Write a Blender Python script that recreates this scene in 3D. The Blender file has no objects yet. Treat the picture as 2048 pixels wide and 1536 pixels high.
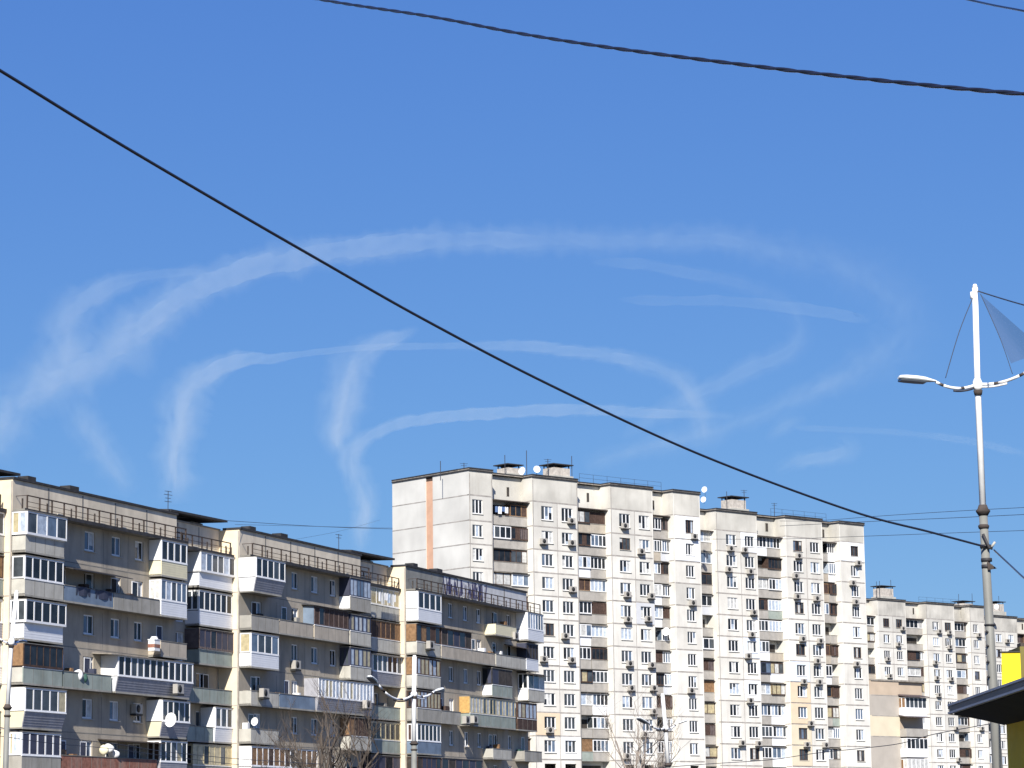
import bpy, bmesh, math, random
from mathutils import Vector, Matrix
random.seed(7)
sc = bpy.context.scene
C = sc.collection

# ------------------------------------------------------------ camera
F_PX = 5477.4            # focal length in pixels of a 2048 px wide picture
PITCH, ROLL, EYE = 0.166105, -0.012082, 1.6
cp, sp = math.cos(PITCH), math.sin(PITCH)
FW = Vector((0, cp, sp)); U0 = Vector((0, -sp, cp)); R0 = Vector((1, 0, 0))
cr, sr = math.cos(ROLL), math.sin(ROLL)
RT = R0 * cr + U0 * sr
UP = U0 * cr - R0 * sr
cam_d = bpy.data.cameras.new('camera')
cam = bpy.data.objects.new('camera', cam_d); C.objects.link(cam)
cam.matrix_world = Matrix(((RT.x, UP.x, -FW.x, 0), (RT.y, UP.y, -FW.y, 0), (RT.z, UP.z, -FW.z, EYE), (0, 0, 0, 1)))
cam_d.sensor_width = 36; cam_d.lens = F_PX / 2048 * 36
cam_d.clip_start = 0.5; cam_d.clip_end = 200000
sc.camera = cam
# ------------------------------------------------------------ light
SUN_EL = math.radians(35.8); SUN_AZ = math.radians(3.8)   # the light travels towards this bearing
world = bpy.data.worlds.new('World'); sc.world = world; world.use_nodes = True
nt = world.node_tree; nt.nodes.clear()
sky = nt.nodes.new('ShaderNodeTexSky'); sky.sky_type = 'NISHITA'; sky.sun_disc = False
sky.sun_elevation = SUN_EL; sky.sun_rotation = math.pi + SUN_AZ
sky.air_density = 1.0; sky.dust_density = 0.25; sky.ozone_density = 2.5; sky.altitude = 150
# the clean deep blue of this sky: a gentle power curve per colour channel
sep = nt.nodes.new('ShaderNodeSeparateColor'); com = nt.nodes.new('ShaderNodeCombineColor')
nt.links.new(sky.outputs[0], sep.inputs[0])
for i, (k_, g_) in enumerate(((0.42, 0.80), (0.815, 0.695), (2.76, 0.35))):
    a_ = nt.nodes.new('ShaderNodeMath'); a_.operation = 'POWER'; a_.inputs[1].default_value = g_
    b_ = nt.nodes.new('ShaderNodeMath'); b_.operation = 'MULTIPLY'; b_.inputs[1].default_value = k_
    nt.links.new(sep.outputs[i], a_.inputs[0]); nt.links.new(a_.outputs[0], b_.inputs[0]); nt.links.new(b_.outputs[0], com.inputs[i])
bg = nt.nodes.new('ShaderNodeBackground'); bg.inputs['Strength'].default_value = 0.0865
wo = nt.nodes.new('ShaderNodeOutputWorld')
nt.links.new(com.outputs[0], bg.inputs['Color']); nt.links.new(bg.outputs[0], wo.inputs['Surface'])
sun_d = bpy.data.lights.new('sun', 'SUN'); sun_d.energy = 5.0; sun_d.angle = math.radians(0.5); sun_d.color = (1.0, 0.95, 0.87)
sun = bpy.data.objects.new('sun', sun_d); C.objects.link(sun)
sdir = Vector((-math.sin(SUN_AZ) * math.cos(SUN_EL), -math.cos(SUN_AZ) * math.cos(SUN_EL), math.sin(SUN_EL)))
sun.rotation_euler = sdir.to_track_quat('Z', 'Y').to_euler()
sc.view_settings.view_transform = 'Standard'; sc.view_settings.look = 'None'
sc.view_settings.exposure = 0.60; sc.view_settings.gamma = 1
sc.render.engine = 'CYCLES'
sc.cycles.max_bounces = 5; sc.cycles.volume_bounces = 1; sc.cycles.transparent_max_bounces = 16

# ------------------------------------------------------------ helpers: picture <-> place
def ray(x, y):
    return FW + RT * ((x - 1024) / F_PX) + UP * ((768 - y) / F_PX)
def at(x, y, Y):
    k = ray(x, y); return k * (Y / k.y) + Vector((0, 0, EYE))
class Frame:            # a facade plane: u along it, v out of it towards the street
    def __init__(s, a, d):
        s.a, s.d = a, d
        s.D = Vector((math.sin(a), math.cos(a), 0)); s.I = Vector((-math.cos(a), math.sin(a), 0))
    def w(s, u, v, z): return s.D * u + s.I * (s.d - v) + Vector((0, 0, z))
    def inv(s, x, y, v=0):
        k = ray(x, y); t = (s.d - v) / k.dot(s.I); p = k * t
        return p.dot(s.D), p.z + EYE
    def u(s, x, v=0, y=1250): return s.inv(x, y, v)[0]

# ------------------------------------------------------------ materials
M = {}
def mat(name, col, rough=0.85, var=0.12, scale=1.2, streak=0.0, stain=0.0, metal=0.0, spec=0.3, tint=False, bump=0.0, stain_col=(0.12, 0.1, 0.08)):
    m = bpy.data.materials.new(name); m.use_nodes = True; M[name] = m
    n = m.node_tree.nodes; l = m.node_tree.links
    b = n['Principled BSDF']; b.inputs['Roughness'].default_value = rough; b.inputs['Metallic'].default_value = metal
    b.inputs['Specular IOR Level'].default_value = spec
    geo = n.new('ShaderNodeNewGeometry')
    no = n.new('ShaderNodeTexNoise'); no.inputs['Scale'].default_value = scale; no.inputs['Detail'].default_value = 6
    l.new(geo.outputs['Position'], no.inputs['Vector'])
    mr = n.new('ShaderNodeMapRange'); mr.inputs[1].default_value = 0.3; mr.inputs[2].default_value = 0.7
    mr.inputs[3].default_value = 1 - var; mr.inputs[4].default_value = 1 + var
    l.new(no.outputs[0], mr.inputs[0])
    hsv = n.new('ShaderNodeHueSaturation'); hsv.inputs['Color'].default_value = (*col, 1)
    fac = mr.outputs[0]
    if tint:
        at_ = n.new('ShaderNodeAttribute'); at_.attribute_name = 'tint'
        mm = n.new('ShaderNodeMath'); mm.operation = 'MULTIPLY_ADD'; mm.inputs[1].default_value = -1.0; mm.inputs[2].default_value = 1.0
        l.new(at_.outputs['Fac'], mm.inputs[0])
        m2 = n.new('ShaderNodeMath'); m2.operation = 'MULTIPLY'; l.new(fac, m2.inputs[0]); l.new(mm.outputs[0], m2.inputs[1]); fac = m2.outputs[0]
    l.new(fac, hsv.inputs['Value'])
    colout = hsv.outputs[0]
    if streak or stain:
        mp = n.new('ShaderNodeMapping'); mp.inputs['Scale'].default_value = (0.9, 0.9, 0.14)
        l.new(geo.outputs['Position'], mp.inputs['Vector'])
        n2 = n.new('ShaderNodeTexNoise'); n2.inputs['Scale'].default_value = 1.0; n2.inputs['Detail'].default_value = 8; n2.inputs['Roughness'].default_value = 0.65
        l.new(mp.outputs[0], n2.inputs['Vector'])
        r2 = n.new('ShaderNodeMapRange'); r2.inputs[1].default_value = 0.48; r2.inputs[2].default_value = 0.72; r2.inputs[3].default_value = 0; r2.inputs[4].default_value = max(streak, stain)
        l.new(n2.outputs[0], r2.inputs[0])
        mx = n.new('ShaderNodeMix'); mx.data_type = 'RGBA'; l.new(r2.outputs[0], mx.inputs[0]); l.new(colout, mx.inputs[6]); mx.inputs[7].default_value = (*stain_col, 1)
        colout = mx.outputs[2]
    l.new(colout, b.inputs['Base Color'])
    if bump:
        bp = n.new('ShaderNodeBump'); bp.inputs['Strength'].default_value = bump; bp.inputs['Distance'].default_value = 0.02
        n3 = n.new('ShaderNodeTexNoise'); n3.inputs['Scale'].default_value = 12; n3.inputs['Detail'].default_value = 4
        l.new(geo.outputs['Position'], n3.inputs['Vector']); l.new(n3.outputs[0], bp.inputs['Height']); l.new(bp.outputs[0], b.inputs['Normal'])
    return m
mat('panel', (0.755, 0.73, 0.665), streak=0.42, tint=True, scale=0.5, var=0.09, stain_col=(0.42, 0.385, 0.34))
mat('attic_stained', (0.46, 0.44, 0.395), streak=0.55, scale=0.3, var=0.32, tint=True, stain_col=(0.66, 0.63, 0.56))
mat('attic', (0.55, 0.53, 0.475), streak=0.3, scale=0.28, var=0.2, stain_col=(0.30, 0.27, 0.23), tint=True)
mat('gable', (0.60, 0.59, 0.55), streak=0.14, scale=0.22, var=0.14, tint=True, stain_col=(0.38, 0.35, 0.31))
mat('salmon', (0.56, 0.34, 0.23), streak=0.2, var=0.08, stain_col=(0.4, 0.22, 0.15))
mat('joint', (0.33, 0.305, 0.28), var=0.25, scale=1.5)
mat('pebble', (0.43, 0.375, 0.295), streak=0.6, scale=0.8, var=0.1, tint=True, bump=0.6, stain_col=(0.17, 0.155, 0.14))
mat('sunlit_return', (0.74, 0.62, 0.44), streak=0.35, var=0.08, stain_col=(0.42, 0.33, 0.23))  # wall tone of the returns, raised to hold the sun falling on them
mat('attic_old', (0.70, 0.615, 0.48), streak=0.3, var=0.1, tint=True, stain_col=(0.22, 0.19, 0.16))
mat('attic_grey', (0.25, 0.25, 0.23), streak=0.4, var=0.15, tint=True, stain_col=(0.13, 0.13, 0.12))
mat('attic_white', (0.62, 0.62, 0.62), streak=0.3, var=0.12, tint=True, stain_col=(0.35, 0.34, 0.33))
mat('bitumen', (0.035, 0.035, 0.038), var=0.3, scale=2)
mat('capping', (0.28, 0.25, 0.21), var=0.3, scale=2, rough=0.6)
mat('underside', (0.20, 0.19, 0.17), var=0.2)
mat('concrete', (0.33, 0.315, 0.28), streak=0.6, scale=1.5, var=0.12, stain_col=(0.16, 0.15, 0.12))
mat('concrete_light', (0.45, 0.435, 0.385), streak=0.5, scale=1.5, var=0.12, stain_col=(0.27, 0.25, 0.22))
mat('parapet_grey', (0.375, 0.352, 0.318), streak=0.3, scale=1.5, var=0.12, stain_col=(0.2, 0.18, 0.16))
mat('parapet_beige', (0.42, 0.37, 0.30), streak=0.3, scale=1.5, var=0.12, stain_col=(0.22, 0.19, 0.16))
mat('green_parapet', (0.29, 0.33, 0.295), streak=0.5, var=0.15, stain_col=(0.16, 0.17, 0.14))
mat('green_net', (0.04, 0.10, 0.08), var=0.4, scale=5)
mat('red_board', (0.26, 0.115, 0.08), streak=0.5, var=0.3, scale=4, stain_col=(0.35, 0.3, 0.25))
mat('white_pvc', (0.78, 0.78, 0.78), rough=0.4, var=0.03)
mat('white_siding', (0.74, 0.75, 0.77), rough=0.5, var=0.04, streak=0.08, stain_col=(0.5, 0.48, 0.45))
mat('grey_siding', (0.33, 0.33, 0.36), rough=0.6, var=0.12, scale=3, streak=0.2)
mat('cream_siding', (0.72, 0.66, 0.46), rough=0.6, var=0.06)
mat('blue_sheet', (0.16, 0.21, 0.28), rough=0.5, var=0.2, streak=0.3, stain_col=(0.09, 0.1, 0.12))
mat('dark_navy', (0.045, 0.05, 0.08), rough=0.6, var=0.2)
mat('brown_wood', (0.07, 0.043, 0.034), var=0.35, scale=4, streak=0.4, stain_col=(0.03, 0.02, 0.015))
mat('yellow_wood', (0.50, 0.31, 0.11), var=0.2, scale=4, streak=0.2, stain_col=(0.25, 0.14, 0.06))
mat('light_wood', (0.23, 0.135, 0.07), var=0.3, scale=4, streak=0.4, stain_col=(0.15, 0.08, 0.04))
mat('ribbed_brown', (0.11, 0.085, 0.085), var=0.3, scale=3, streak=0.3, rough=0.6)
mat('glass_dark', (0.018, 0.022, 0.028), rough=0.12, var=0.5, scale=1.3, spec=0.16)
mat('glass_mid', (0.055, 0.065, 0.075), rough=0.14, var=0.4, scale=1.3, spec=0.22)
mat('glass_blue', (0.11, 0.15, 0.21), rough=0.12, var=0.3, scale=1.3, spec=0.35)
mat('curtain', (0.50, 0.50, 0.48), rough=0.35, var=0.25, scale=3, spec=0.5)
mat('curtain_warm', (0.42, 0.36, 0.22), rough=0.35, var=0.25, scale=3, spec=0.5)
mat('curtain_blue', (0.40, 0.46, 0.54), rough=0.35, var=0.25, scale=3, spec=0.5)
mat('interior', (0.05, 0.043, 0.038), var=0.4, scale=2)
mat('rust', (0.065, 0.052, 0.045), var=0.4, scale=5, rough=0.9)
mat('railing_paint', (0.05, 0.035, 0.028), var=0.35, scale=3, rough=0.8)
mat('dark_metal', (0.035, 0.033, 0.035), var=0.4, scale=4, rough=0.6)
mat('ac_shaded_white', (0.37, 0.35, 0.32), rough=0.5, var=0.08)  # white casing darkened: shadow around the units is put into this grey
mat('ac_dark', (0.03, 0.03, 0.03), rough=0.7, var=0.2)
mat('dish_white', (0.8, 0.8, 0.8), rough=0.5, var=0.03)
mat('pole_white', (0.82, 0.82, 0.80), rough=0.6, var=0.08, scale=6, streak=0.35, stain_col=(0.45, 0.36, 0.28))
mat('pole_grey', (0.20, 0.20, 0.18), rough=0.55, var=0.15, scale=2, streak=0.35, stain_col=(0.14, 0.13, 0.11))
mat('lamp_white', (0.72, 0.74, 0.72), rough=0.5, var=0.08, scale=8)
mat('lamp_glass', (0.05, 0.055, 0.06), rough=0.15, var=0.1, spec=0.6)
mat('black_rubber', (0.014, 0.014, 0.02), rough=0.28, spec=0.8, var=0.2, scale=20)
mat('wire_grey', (0.04, 0.045, 0.06), rough=0.6, var=0.2)
mat('yellow', (0.80, 0.62, 0.012), rough=0.6, var=0.04)
mat('olive', (0.15, 0.125, 0.035), rough=0.7, var=0.2)
mat('mustard', (0.85, 0.50, 0.008), rough=0.7, var=0.15)
mat('canopy_grey', (0.075, 0.078, 0.088), rough=0.45, var=0.15)
mat('canopy_edge', (0.40, 0.40, 0.41), rough=0.5, var=0.1)
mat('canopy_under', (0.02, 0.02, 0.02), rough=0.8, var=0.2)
mat('bark', (0.085, 0.068, 0.055), var=0.35, scale=6)
mat('bark_light', (0.25, 0.21, 0.175), var=0.35, scale=3)
mat('tan_wall', (0.50, 0.40, 0.30), streak=0.15, var=0.08, scale=0.6, stain_col=(0.4, 0.33, 0.27))
mat('tan_light', (0.66, 0.58, 0.43), var=0.06, scale=0.6)
mat('grey_render', (0.43, 0.39, 0.34), streak=0.15, var=0.08, scale=0.6, stain_col=(0.35, 0.3, 0.26))
mat('insul_white', (0.78, 0.80, 0.82), var=0.03)
mat('insul_blue', (0.66, 0.73, 0.84), var=0.04)
mat('insul_peach', (0.70, 0.56, 0.40), var=0.05)
mat('insul_grey', (0.55, 0.56, 0.58), var=0.05)
mat('brick', (0.47, 0.43, 0.38), var=0.2, scale=3, streak=0.4, stain_col=(0.15, 0.13, 0.12))
mat('graffiti_purple', (0.13, 0.125, 0.20), var=0.3, scale=4)
mat('graffiti_white', (0.62, 0.62, 0.66), var=0.1, scale=4)
mat('graffiti_dark', (0.03, 0.035, 0.10), var=0.2, scale=4)
mat('asphalt', (0.05, 0.05, 0.052), var=0.2, scale=0.6)
mat('soil', (0.11, 0.10, 0.075), var=0.3, scale=0.15)
mat('cloth_white', (0.7, 0.7, 0.7), var=0.05)
mat('cloth_blue', (0.10, 0.16, 0.30), var=0.15)
mat('plaster_yellow', (0.45, 0.38, 0.12), var=0.15)
# ribs for corrugated sheets
def ribbed(name, freq):
    m = M[name]; n = m.node_tree.nodes; l = m.node_tree.links
    tc = n.new('ShaderNodeTexCoord'); wv = n.new('ShaderNodeTexWave'); wv.bands_direction = 'X'; wv.inputs['Scale'].default_value = freq
    l.new(tc.outputs['Object'], wv.inputs['Vector'])
    bp = n.new('ShaderNodeBump'); bp.inputs['Strength'].default_value = 1.0; bp.inputs['Distance'].default_value = 0.08
    l.new(wv.outputs[0], bp.inputs['Height']); l.new(bp.outputs[0], n['Principled BSDF'].inputs['Normal'])
ribbed('ribbed_brown', 1.1)
# partly transparent fabric mesh
m = bpy.data.materials.new('sail_net'); m.use_nodes = True; M['sail_net'] = m
n = m.node_tree.nodes; l = m.node_tree.links
tr = n.new('ShaderNodeBsdfTransparent'); mx = n.new('ShaderNodeMixShader'); mx.inputs[0].default_value = 0.38
n['Principled BSDF'].inputs['Base Color'].default_value = (0.05, 0.055, 0.09, 1); n['Principled BSDF'].inputs['Roughness'].default_value = 0.9
l.new(tr.outputs[0], mx.inputs[1]); l.new(n['Principled BSDF'].outputs[0], mx.inputs[2]); l.new(mx.outputs[0], n['Material Output'].inputs['Surface'])
# contrail air: white ice, blue haze in front of it put into the colour
def contrail_mat(name, dens):
    m = bpy.data.materials.new(name); m.use_nodes = True
    n = m.node_tree.nodes; l = m.node_tree.links; n.remove(n['Principled BSDF'])
    vs = n.new('ShaderNodeVolumeScatter'); vs.inputs['Color'].default_value = (0.76, 0.94, 1, 1); vs.inputs['Density'].default_value = dens; vs.inputs['Anisotropy'].default_value = 0.0
    l.new(vs.outputs[0], n['Material Output'].inputs['Volume']); return m

# ------------------------------------------------------------ helpers: meshes
class MB:
    def __init__(s): s.v = []; s.f = []; s.m = []; s.t = []; s.mats = []
    def mi(s, m):
        if m not in s.mats: s.mats.append(m)
        return s.mats.index(m)
    def quad(s, pts, m, t=0.0):
        i = len(s.v); s.v += [tuple(p) for p in pts]; s.f.append(tuple(range(i, i + len(pts)))); s.m.append(s.mi(m)); s.t.append(t)
    def hexa(s, p, m, t=0.0):      # p: 4 bottom, 4 top in the same order
        i = len(s.v); s.v += [tuple(q) for q in p]
        for f in ((3, 2, 1, 0), (4, 5, 6, 7), (0, 1, 5, 4), (1, 2, 6, 5), (2, 3, 7, 6), (3, 0, 4, 7)):
            s.f.append(tuple(i + k for k in f)); s.m.append(s.mi(m)); s.t.append(t)
    def box(s, x0, x1, v0, v1, z0, z1, m, t=0.0):   # v is outwards: local y = -v
        ya, yb = -max(v0, v1), -min(v0, v1)
        x0, x1 = min(x0, x1), max(x0, x1)
        s.hexa([(x0, ya, z0), (x1, ya, z0), (x1, yb, z0), (x0, yb, z0), (x0, ya, z1), (x1, ya, z1), (x1, yb, z1), (x0, yb, z1)], m, t)
    def tube(s, pts, rads, m, n=8, cap=True):
        pts = [Vector(p) for p in pts]
        if not hasattr(rads, '__len__'): rads = [rads] * len(pts)
        rings = []; prev = None
        for k, p in enumerate(pts):
            d = (pts[min(k + 1, len(pts) - 1)] - pts[max(k - 1, 0)]).normalized()
            if prev is None:
                a = Vector((0, 0, 1)) if abs(d.z) < 0.9 else Vector((1, 0, 0))
                prev = d.cross(a).normalized()
            prev = (prev - d * prev.dot(d)).normalized(); b = d.cross(prev)
            i = len(s.v)
            for q in range(n):
                a = 2 * math.pi * q / n
                s.v.append(tuple(p + (prev * math.cos(a) + b * math.sin(a)) * rads[k]))
            rings.append(i)
        mi = s.mi(m)
        for a, b in zip(rings, rings[1:]):
            for q in range(n):
                s.f.append((a + q, a + (q + 1) % n, b + (q + 1) % n, b + q)); s.m.append(mi); s.t.append(0)
        if cap:
            s.f.append(tuple(rings[0] + q for q in reversed(range(n)))); s.m.append(mi); s.t.append(0)
            s.f.append(tuple(rings[-1] + q for q in range(n))); s.m.append(mi); s.t.append(0)
    def build(s, name, parent=None, smooth=False, loc=None):
        me = bpy.data.meshes.new(name)
        vs = s.v
        if loc is not None: vs = [(x - loc[0], y - loc[1], z - loc[2]) for x, y, z in s.v]
        me.from_pydata(vs, [], s.f)
        for mn in s.mats: me.materials.append(M[mn] if isinstance(mn, str) else mn)
        me.polygons.foreach_set('material_index', s.m)
        if any(s.t):
            a = me.attributes.new('tint', 'FLOAT', 'FACE'); a.data.foreach_set('value', s.t)
        if smooth: me.polygons.foreach_set('use_smooth', [True] * len(me.polygons))
        me.update()
        o = bpy.data.objects.new(name, me); C.objects.link(o)
        if parent is not None: o.parent = parent
        if loc is not None: o.location = loc
        return o
def tag(o, label=None, cat=None, group=None, kind=None):
    if label: o['label'] = label
    if cat: o['category'] = cat
    if group: o['group'] = group
    if kind: o['kind'] = kind
    return o
def empty(name, loc, rz=0):
    o = bpy.data.objects.new(name, None); C.objects.link(o); o.location = loc; o.rotation_euler = (0, 0, rz); return o
def on_frame(name, fr, u0):
    return empty(name, fr.w(u0, 0, 0), math.pi / 2 - fr.a)
ORD = ['', 'first', 'second', 'third', 'fourth', 'fifth', 'sixth', 'seventh', 'eighth', 'ninth', 'tenth', 'eleventh', 'twelfth', 'thirteenth']

# ------------------------------------------------------------ ground
g = MB(); g.quad([(-3000, -600, 0), (3000, -600, 0), (3000, 5000, 0), (-3000, 5000, 0)], 'soil'); tag(g.build('ground'), kind='structure')
g = MB(); g.quad([(-60, -60, .004), (60, -60, .004), (60, 135, .004), (-60, 135, .004)], 'asphalt'); tag(g.build('road'), kind='structure')
g = MB(); g.box(-60, 60, -139, -135, -0.1, 0.14, 'concrete'); tag(g.build('pavement'), kind='structure')

# ------------------------------------------------------------ windows and balconies shared by all blocks
PANES = ['glass_dark', 'glass_dark', 'glass_dark', 'glass_mid', 'glass_mid', 'glass_blue', 'curtain', 'curtain_blue', 'glass_mid']
def holed(mb, u0, u1, z0, z1, holes, v, m, t=0.0, reveal=0.16):
    us = sorted({u0, u1, *[h[0] for h in holes], *[h[1] for h in holes]}); zs = sorted({z0, z1, *[h[2] for h in holes], *[h[3] for h in holes]})
    for a, b in zip(us, us[1:]):
        for c, d in zip(zs, zs[1:]):
            if any(h[0] <= a and b <= h[1] and h[2] <= c and d <= h[3] for h in holes): continue
            mb.quad([(a, -v, c), (b, -v, c), (b, -v, d), (a, -v, d)], m, t)
    y0, y1 = -v, -v + reveal
    for a, b, c, d in holes:
        mb.quad([(a, y0, c), (b, y0, c), (b, y1, c), (a, y1, c)], m, t); mb.quad([(a, y0, d), (b, y0, d), (b, y1, d), (a, y1, d)], m, t)
        mb.quad([(a, y0, c), (a, y1, c), (a, y1, d), (a, y0, d)], m, t); mb.quad([(b, y0, c), (b, y1, c), (b, y1, d), (b, y0, d)], m, t)
def window(parent, u0, u1, z0, z1, v, n=3, frame='white_pvc', fw=0.075, mw=0.13, rng=random, panes=None, sill=True):
    f = MB(); a, b = v - 0.15, v - 0.09
    f.box(u0, u1, a, b, z0, z0 + fw * 1.3, frame); f.box(u0, u1, a, b, z1 - fw, z1, frame)
    f.box(u0, u0 + fw, a, b, z0 + fw * 1.3, z1 - fw, frame); f.box(u1 - fw, u1, a, b, z0 + fw * 1.3, z1 - fw, frame)
    w = (u1 - u0) / n
    for k in range(1, n): f.box(u0 + k * w - mw / 2, u0 + k * w + mw / 2, a, b - 0.003, z0 + fw * 1.3, z1 - fw, frame)
    if sill: f.box(u0 - 0.06, u1 + 0.06, v + 0.003, v + 0.10, z0 - 0.07, z0 - 0.02, 'concrete_light')
    o = f.build('window', parent)
    p = MB(); pal = panes or PANES
    bias = rng.choice(pal)
    for k in range(n):
        m = bias if rng.random() < 0.45 else rng.choice(pal)
        x0, x1 = u0 + k * w, u0 + (k + 1) * w; y = -(v - 0.13)
        if rng.random() < 0.25:      # a net curtain covers part of the height
            h = z0 + (z1 - z0) * rng.uniform(.3, .7)
            p.quad([(x0, y, z0), (x1, y, z0), (x1, y, h), (x0, y, h)], m); p.quad([(x0, y, h), (x1, y, h), (x1, y, z1), (x0, y, z1)], rng.choice(pal))
        else: p.quad([(x0, y, z0), (x1, y, z0), (x1, y, z1), (x0, y, z1)], m)
    p.build('pane', o)
    return o
def glazing_run(f, p, A, B, z0, z1, n, frame, post, pal, rng, out):
    # a glazed strip between plan points A and B (x, v); out = unit (x, v) pointing outwards
    (xa, va), (xb, vb) = A, B
    def P(t, o, z): return (xa + (xb - xa) * t + out[0] * o, -(va + (vb - va) * t + out[1] * o), z)
    L = math.hypot(xb - xa, vb - va)
    def bar(t0, t1, za, zb, o0=-0.05, o1=0.0, m=frame):
        f.hexa([P(t0, o1, za), P(t1, o1, za), P(t1, o0, za), P(t0, o0, za), P(t0, o1, zb), P(t1, o1, zb), P(t1, o0, zb), P(t0, o0, zb)], m)
    bar(0, 1, z0, z0 + 0.09); bar(0, 1, z1 - 0.10, z1)
    pw = post / L / 2
    for k in range(n + 1):
        t = k / n; a, b = max(0, t - pw), min(1, t + pw)
        if k == 0: b = 2 * pw * .8
        if k == n: a = 1 - 2 * pw * .8
        bar(a, b, z0 + 0.09, z1 - 0.10, -0.048, -0.003)
    bias = rng.choice(pal)
    for k in range(n):
        m = bias if rng.random() < 0.5 else rng.choice(pal)
        t0, t1 = k / n, (k + 1) / n
        p.quad([P(t0, -0.03, z0), P(t1, -0.03, z0), P(t1, -0.03, z1), P(t0, -0.03, z1)], m)

# ------------------------------------------------------------ tall blocks
PAR = {'g': 'parapet_grey', 'w': 'white_siding', 'b': 'parapet_beige', 'c': 'concrete', 'l': 'insul_grey', 'n': 'green_parapet'}
GL = {'W': ('white_pvc', ['glass_dark', 'glass_dark', 'glass_mid', 'glass_dark', 'curtain_blue', 'glass_blue'], 4, .12),
      'L': ('white_pvc', ['curtain', 'curtain_blue', 'curtain', 'glass_blue'], 3, .12),
      'D': ('brown_wood', ['brown_wood', 'glass_dark', 'ribbed_brown', 'brown_wood'], 4, .05),
      'P': ('brown_wood', ['curtain', 'curtain_warm', 'glass_mid'], 3, .10),
      'B': ('dark_navy', ['glass_blue', 'glass_dark', 'curtain_blue'], 3, .08),
      'T': ('light_wood', ['glass_dark', 'brown_wood', 'light_wood'], 3, .10)}
def tall_balcony(parent, u0, u1, zf, vb, vf, code, rng):
    kind, par = code[0], PAR[code[1]]
    b = MB(); vo = vf + rng.uniform(-.03, .06)
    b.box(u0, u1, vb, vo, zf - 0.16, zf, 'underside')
    b.box(u0, u1, vo - 0.08, vo + 0.003, zf - 0.10, zf + 0.98, par)
    b.box(u0, u1, vo - 0.003, vo + 0.05, zf + 0.98, zf + 1.03, 'concrete' if par != 'white_siding' else 'white_pvc')
    if kind == 'O' and rng.random() < .5:
        b.box(u0 + .3, u0 + .75, vb + .1, vb + .5, zf, zf + rng.uniform(1.1, 1.6), rng.choice(['light_wood', 'cloth_white', 'brown_wood']))
    o = b.build('balcony', parent)
    if kind in GL:
        fm, pal, n, post = GL[kind]
        if u1 - u0 < 2.1: n = max(2, n - 1)
        f, p = MB(), MB(); z1 = zf + 2.46 + rng.uniform(-.05, .04); z0 = zf + 1.03
        outd = vo + (0.18 if rng.random() < .35 else -0.02)
        glazing_run(f, p, (u0 + .03, outd), (u1 - .03, outd), z0, z1, n, fm, post, pal, rng, (0, 1))
        glazing_run(f, p, (u0 + .03, vb + .02), (u0 + .03, outd - .06), z0, z1, 1, fm, .08, pal, rng, (-1, 0))
        if outd > vo: f.box(u0 + .03, u1 - .03, vo + .052, outd - .003, z0 - .05, z0 - .003, fm)
        if rng.random() < .45: f.box(u0 - .05, u1 + .05, vb + .05, outd + .22, z1 + .003, z1 + .06, rng.choice(['bitumen', 'dark_metal', 'capping']))
        g = f.build('glazing', o); p.build('pane', g)
    return o
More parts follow.
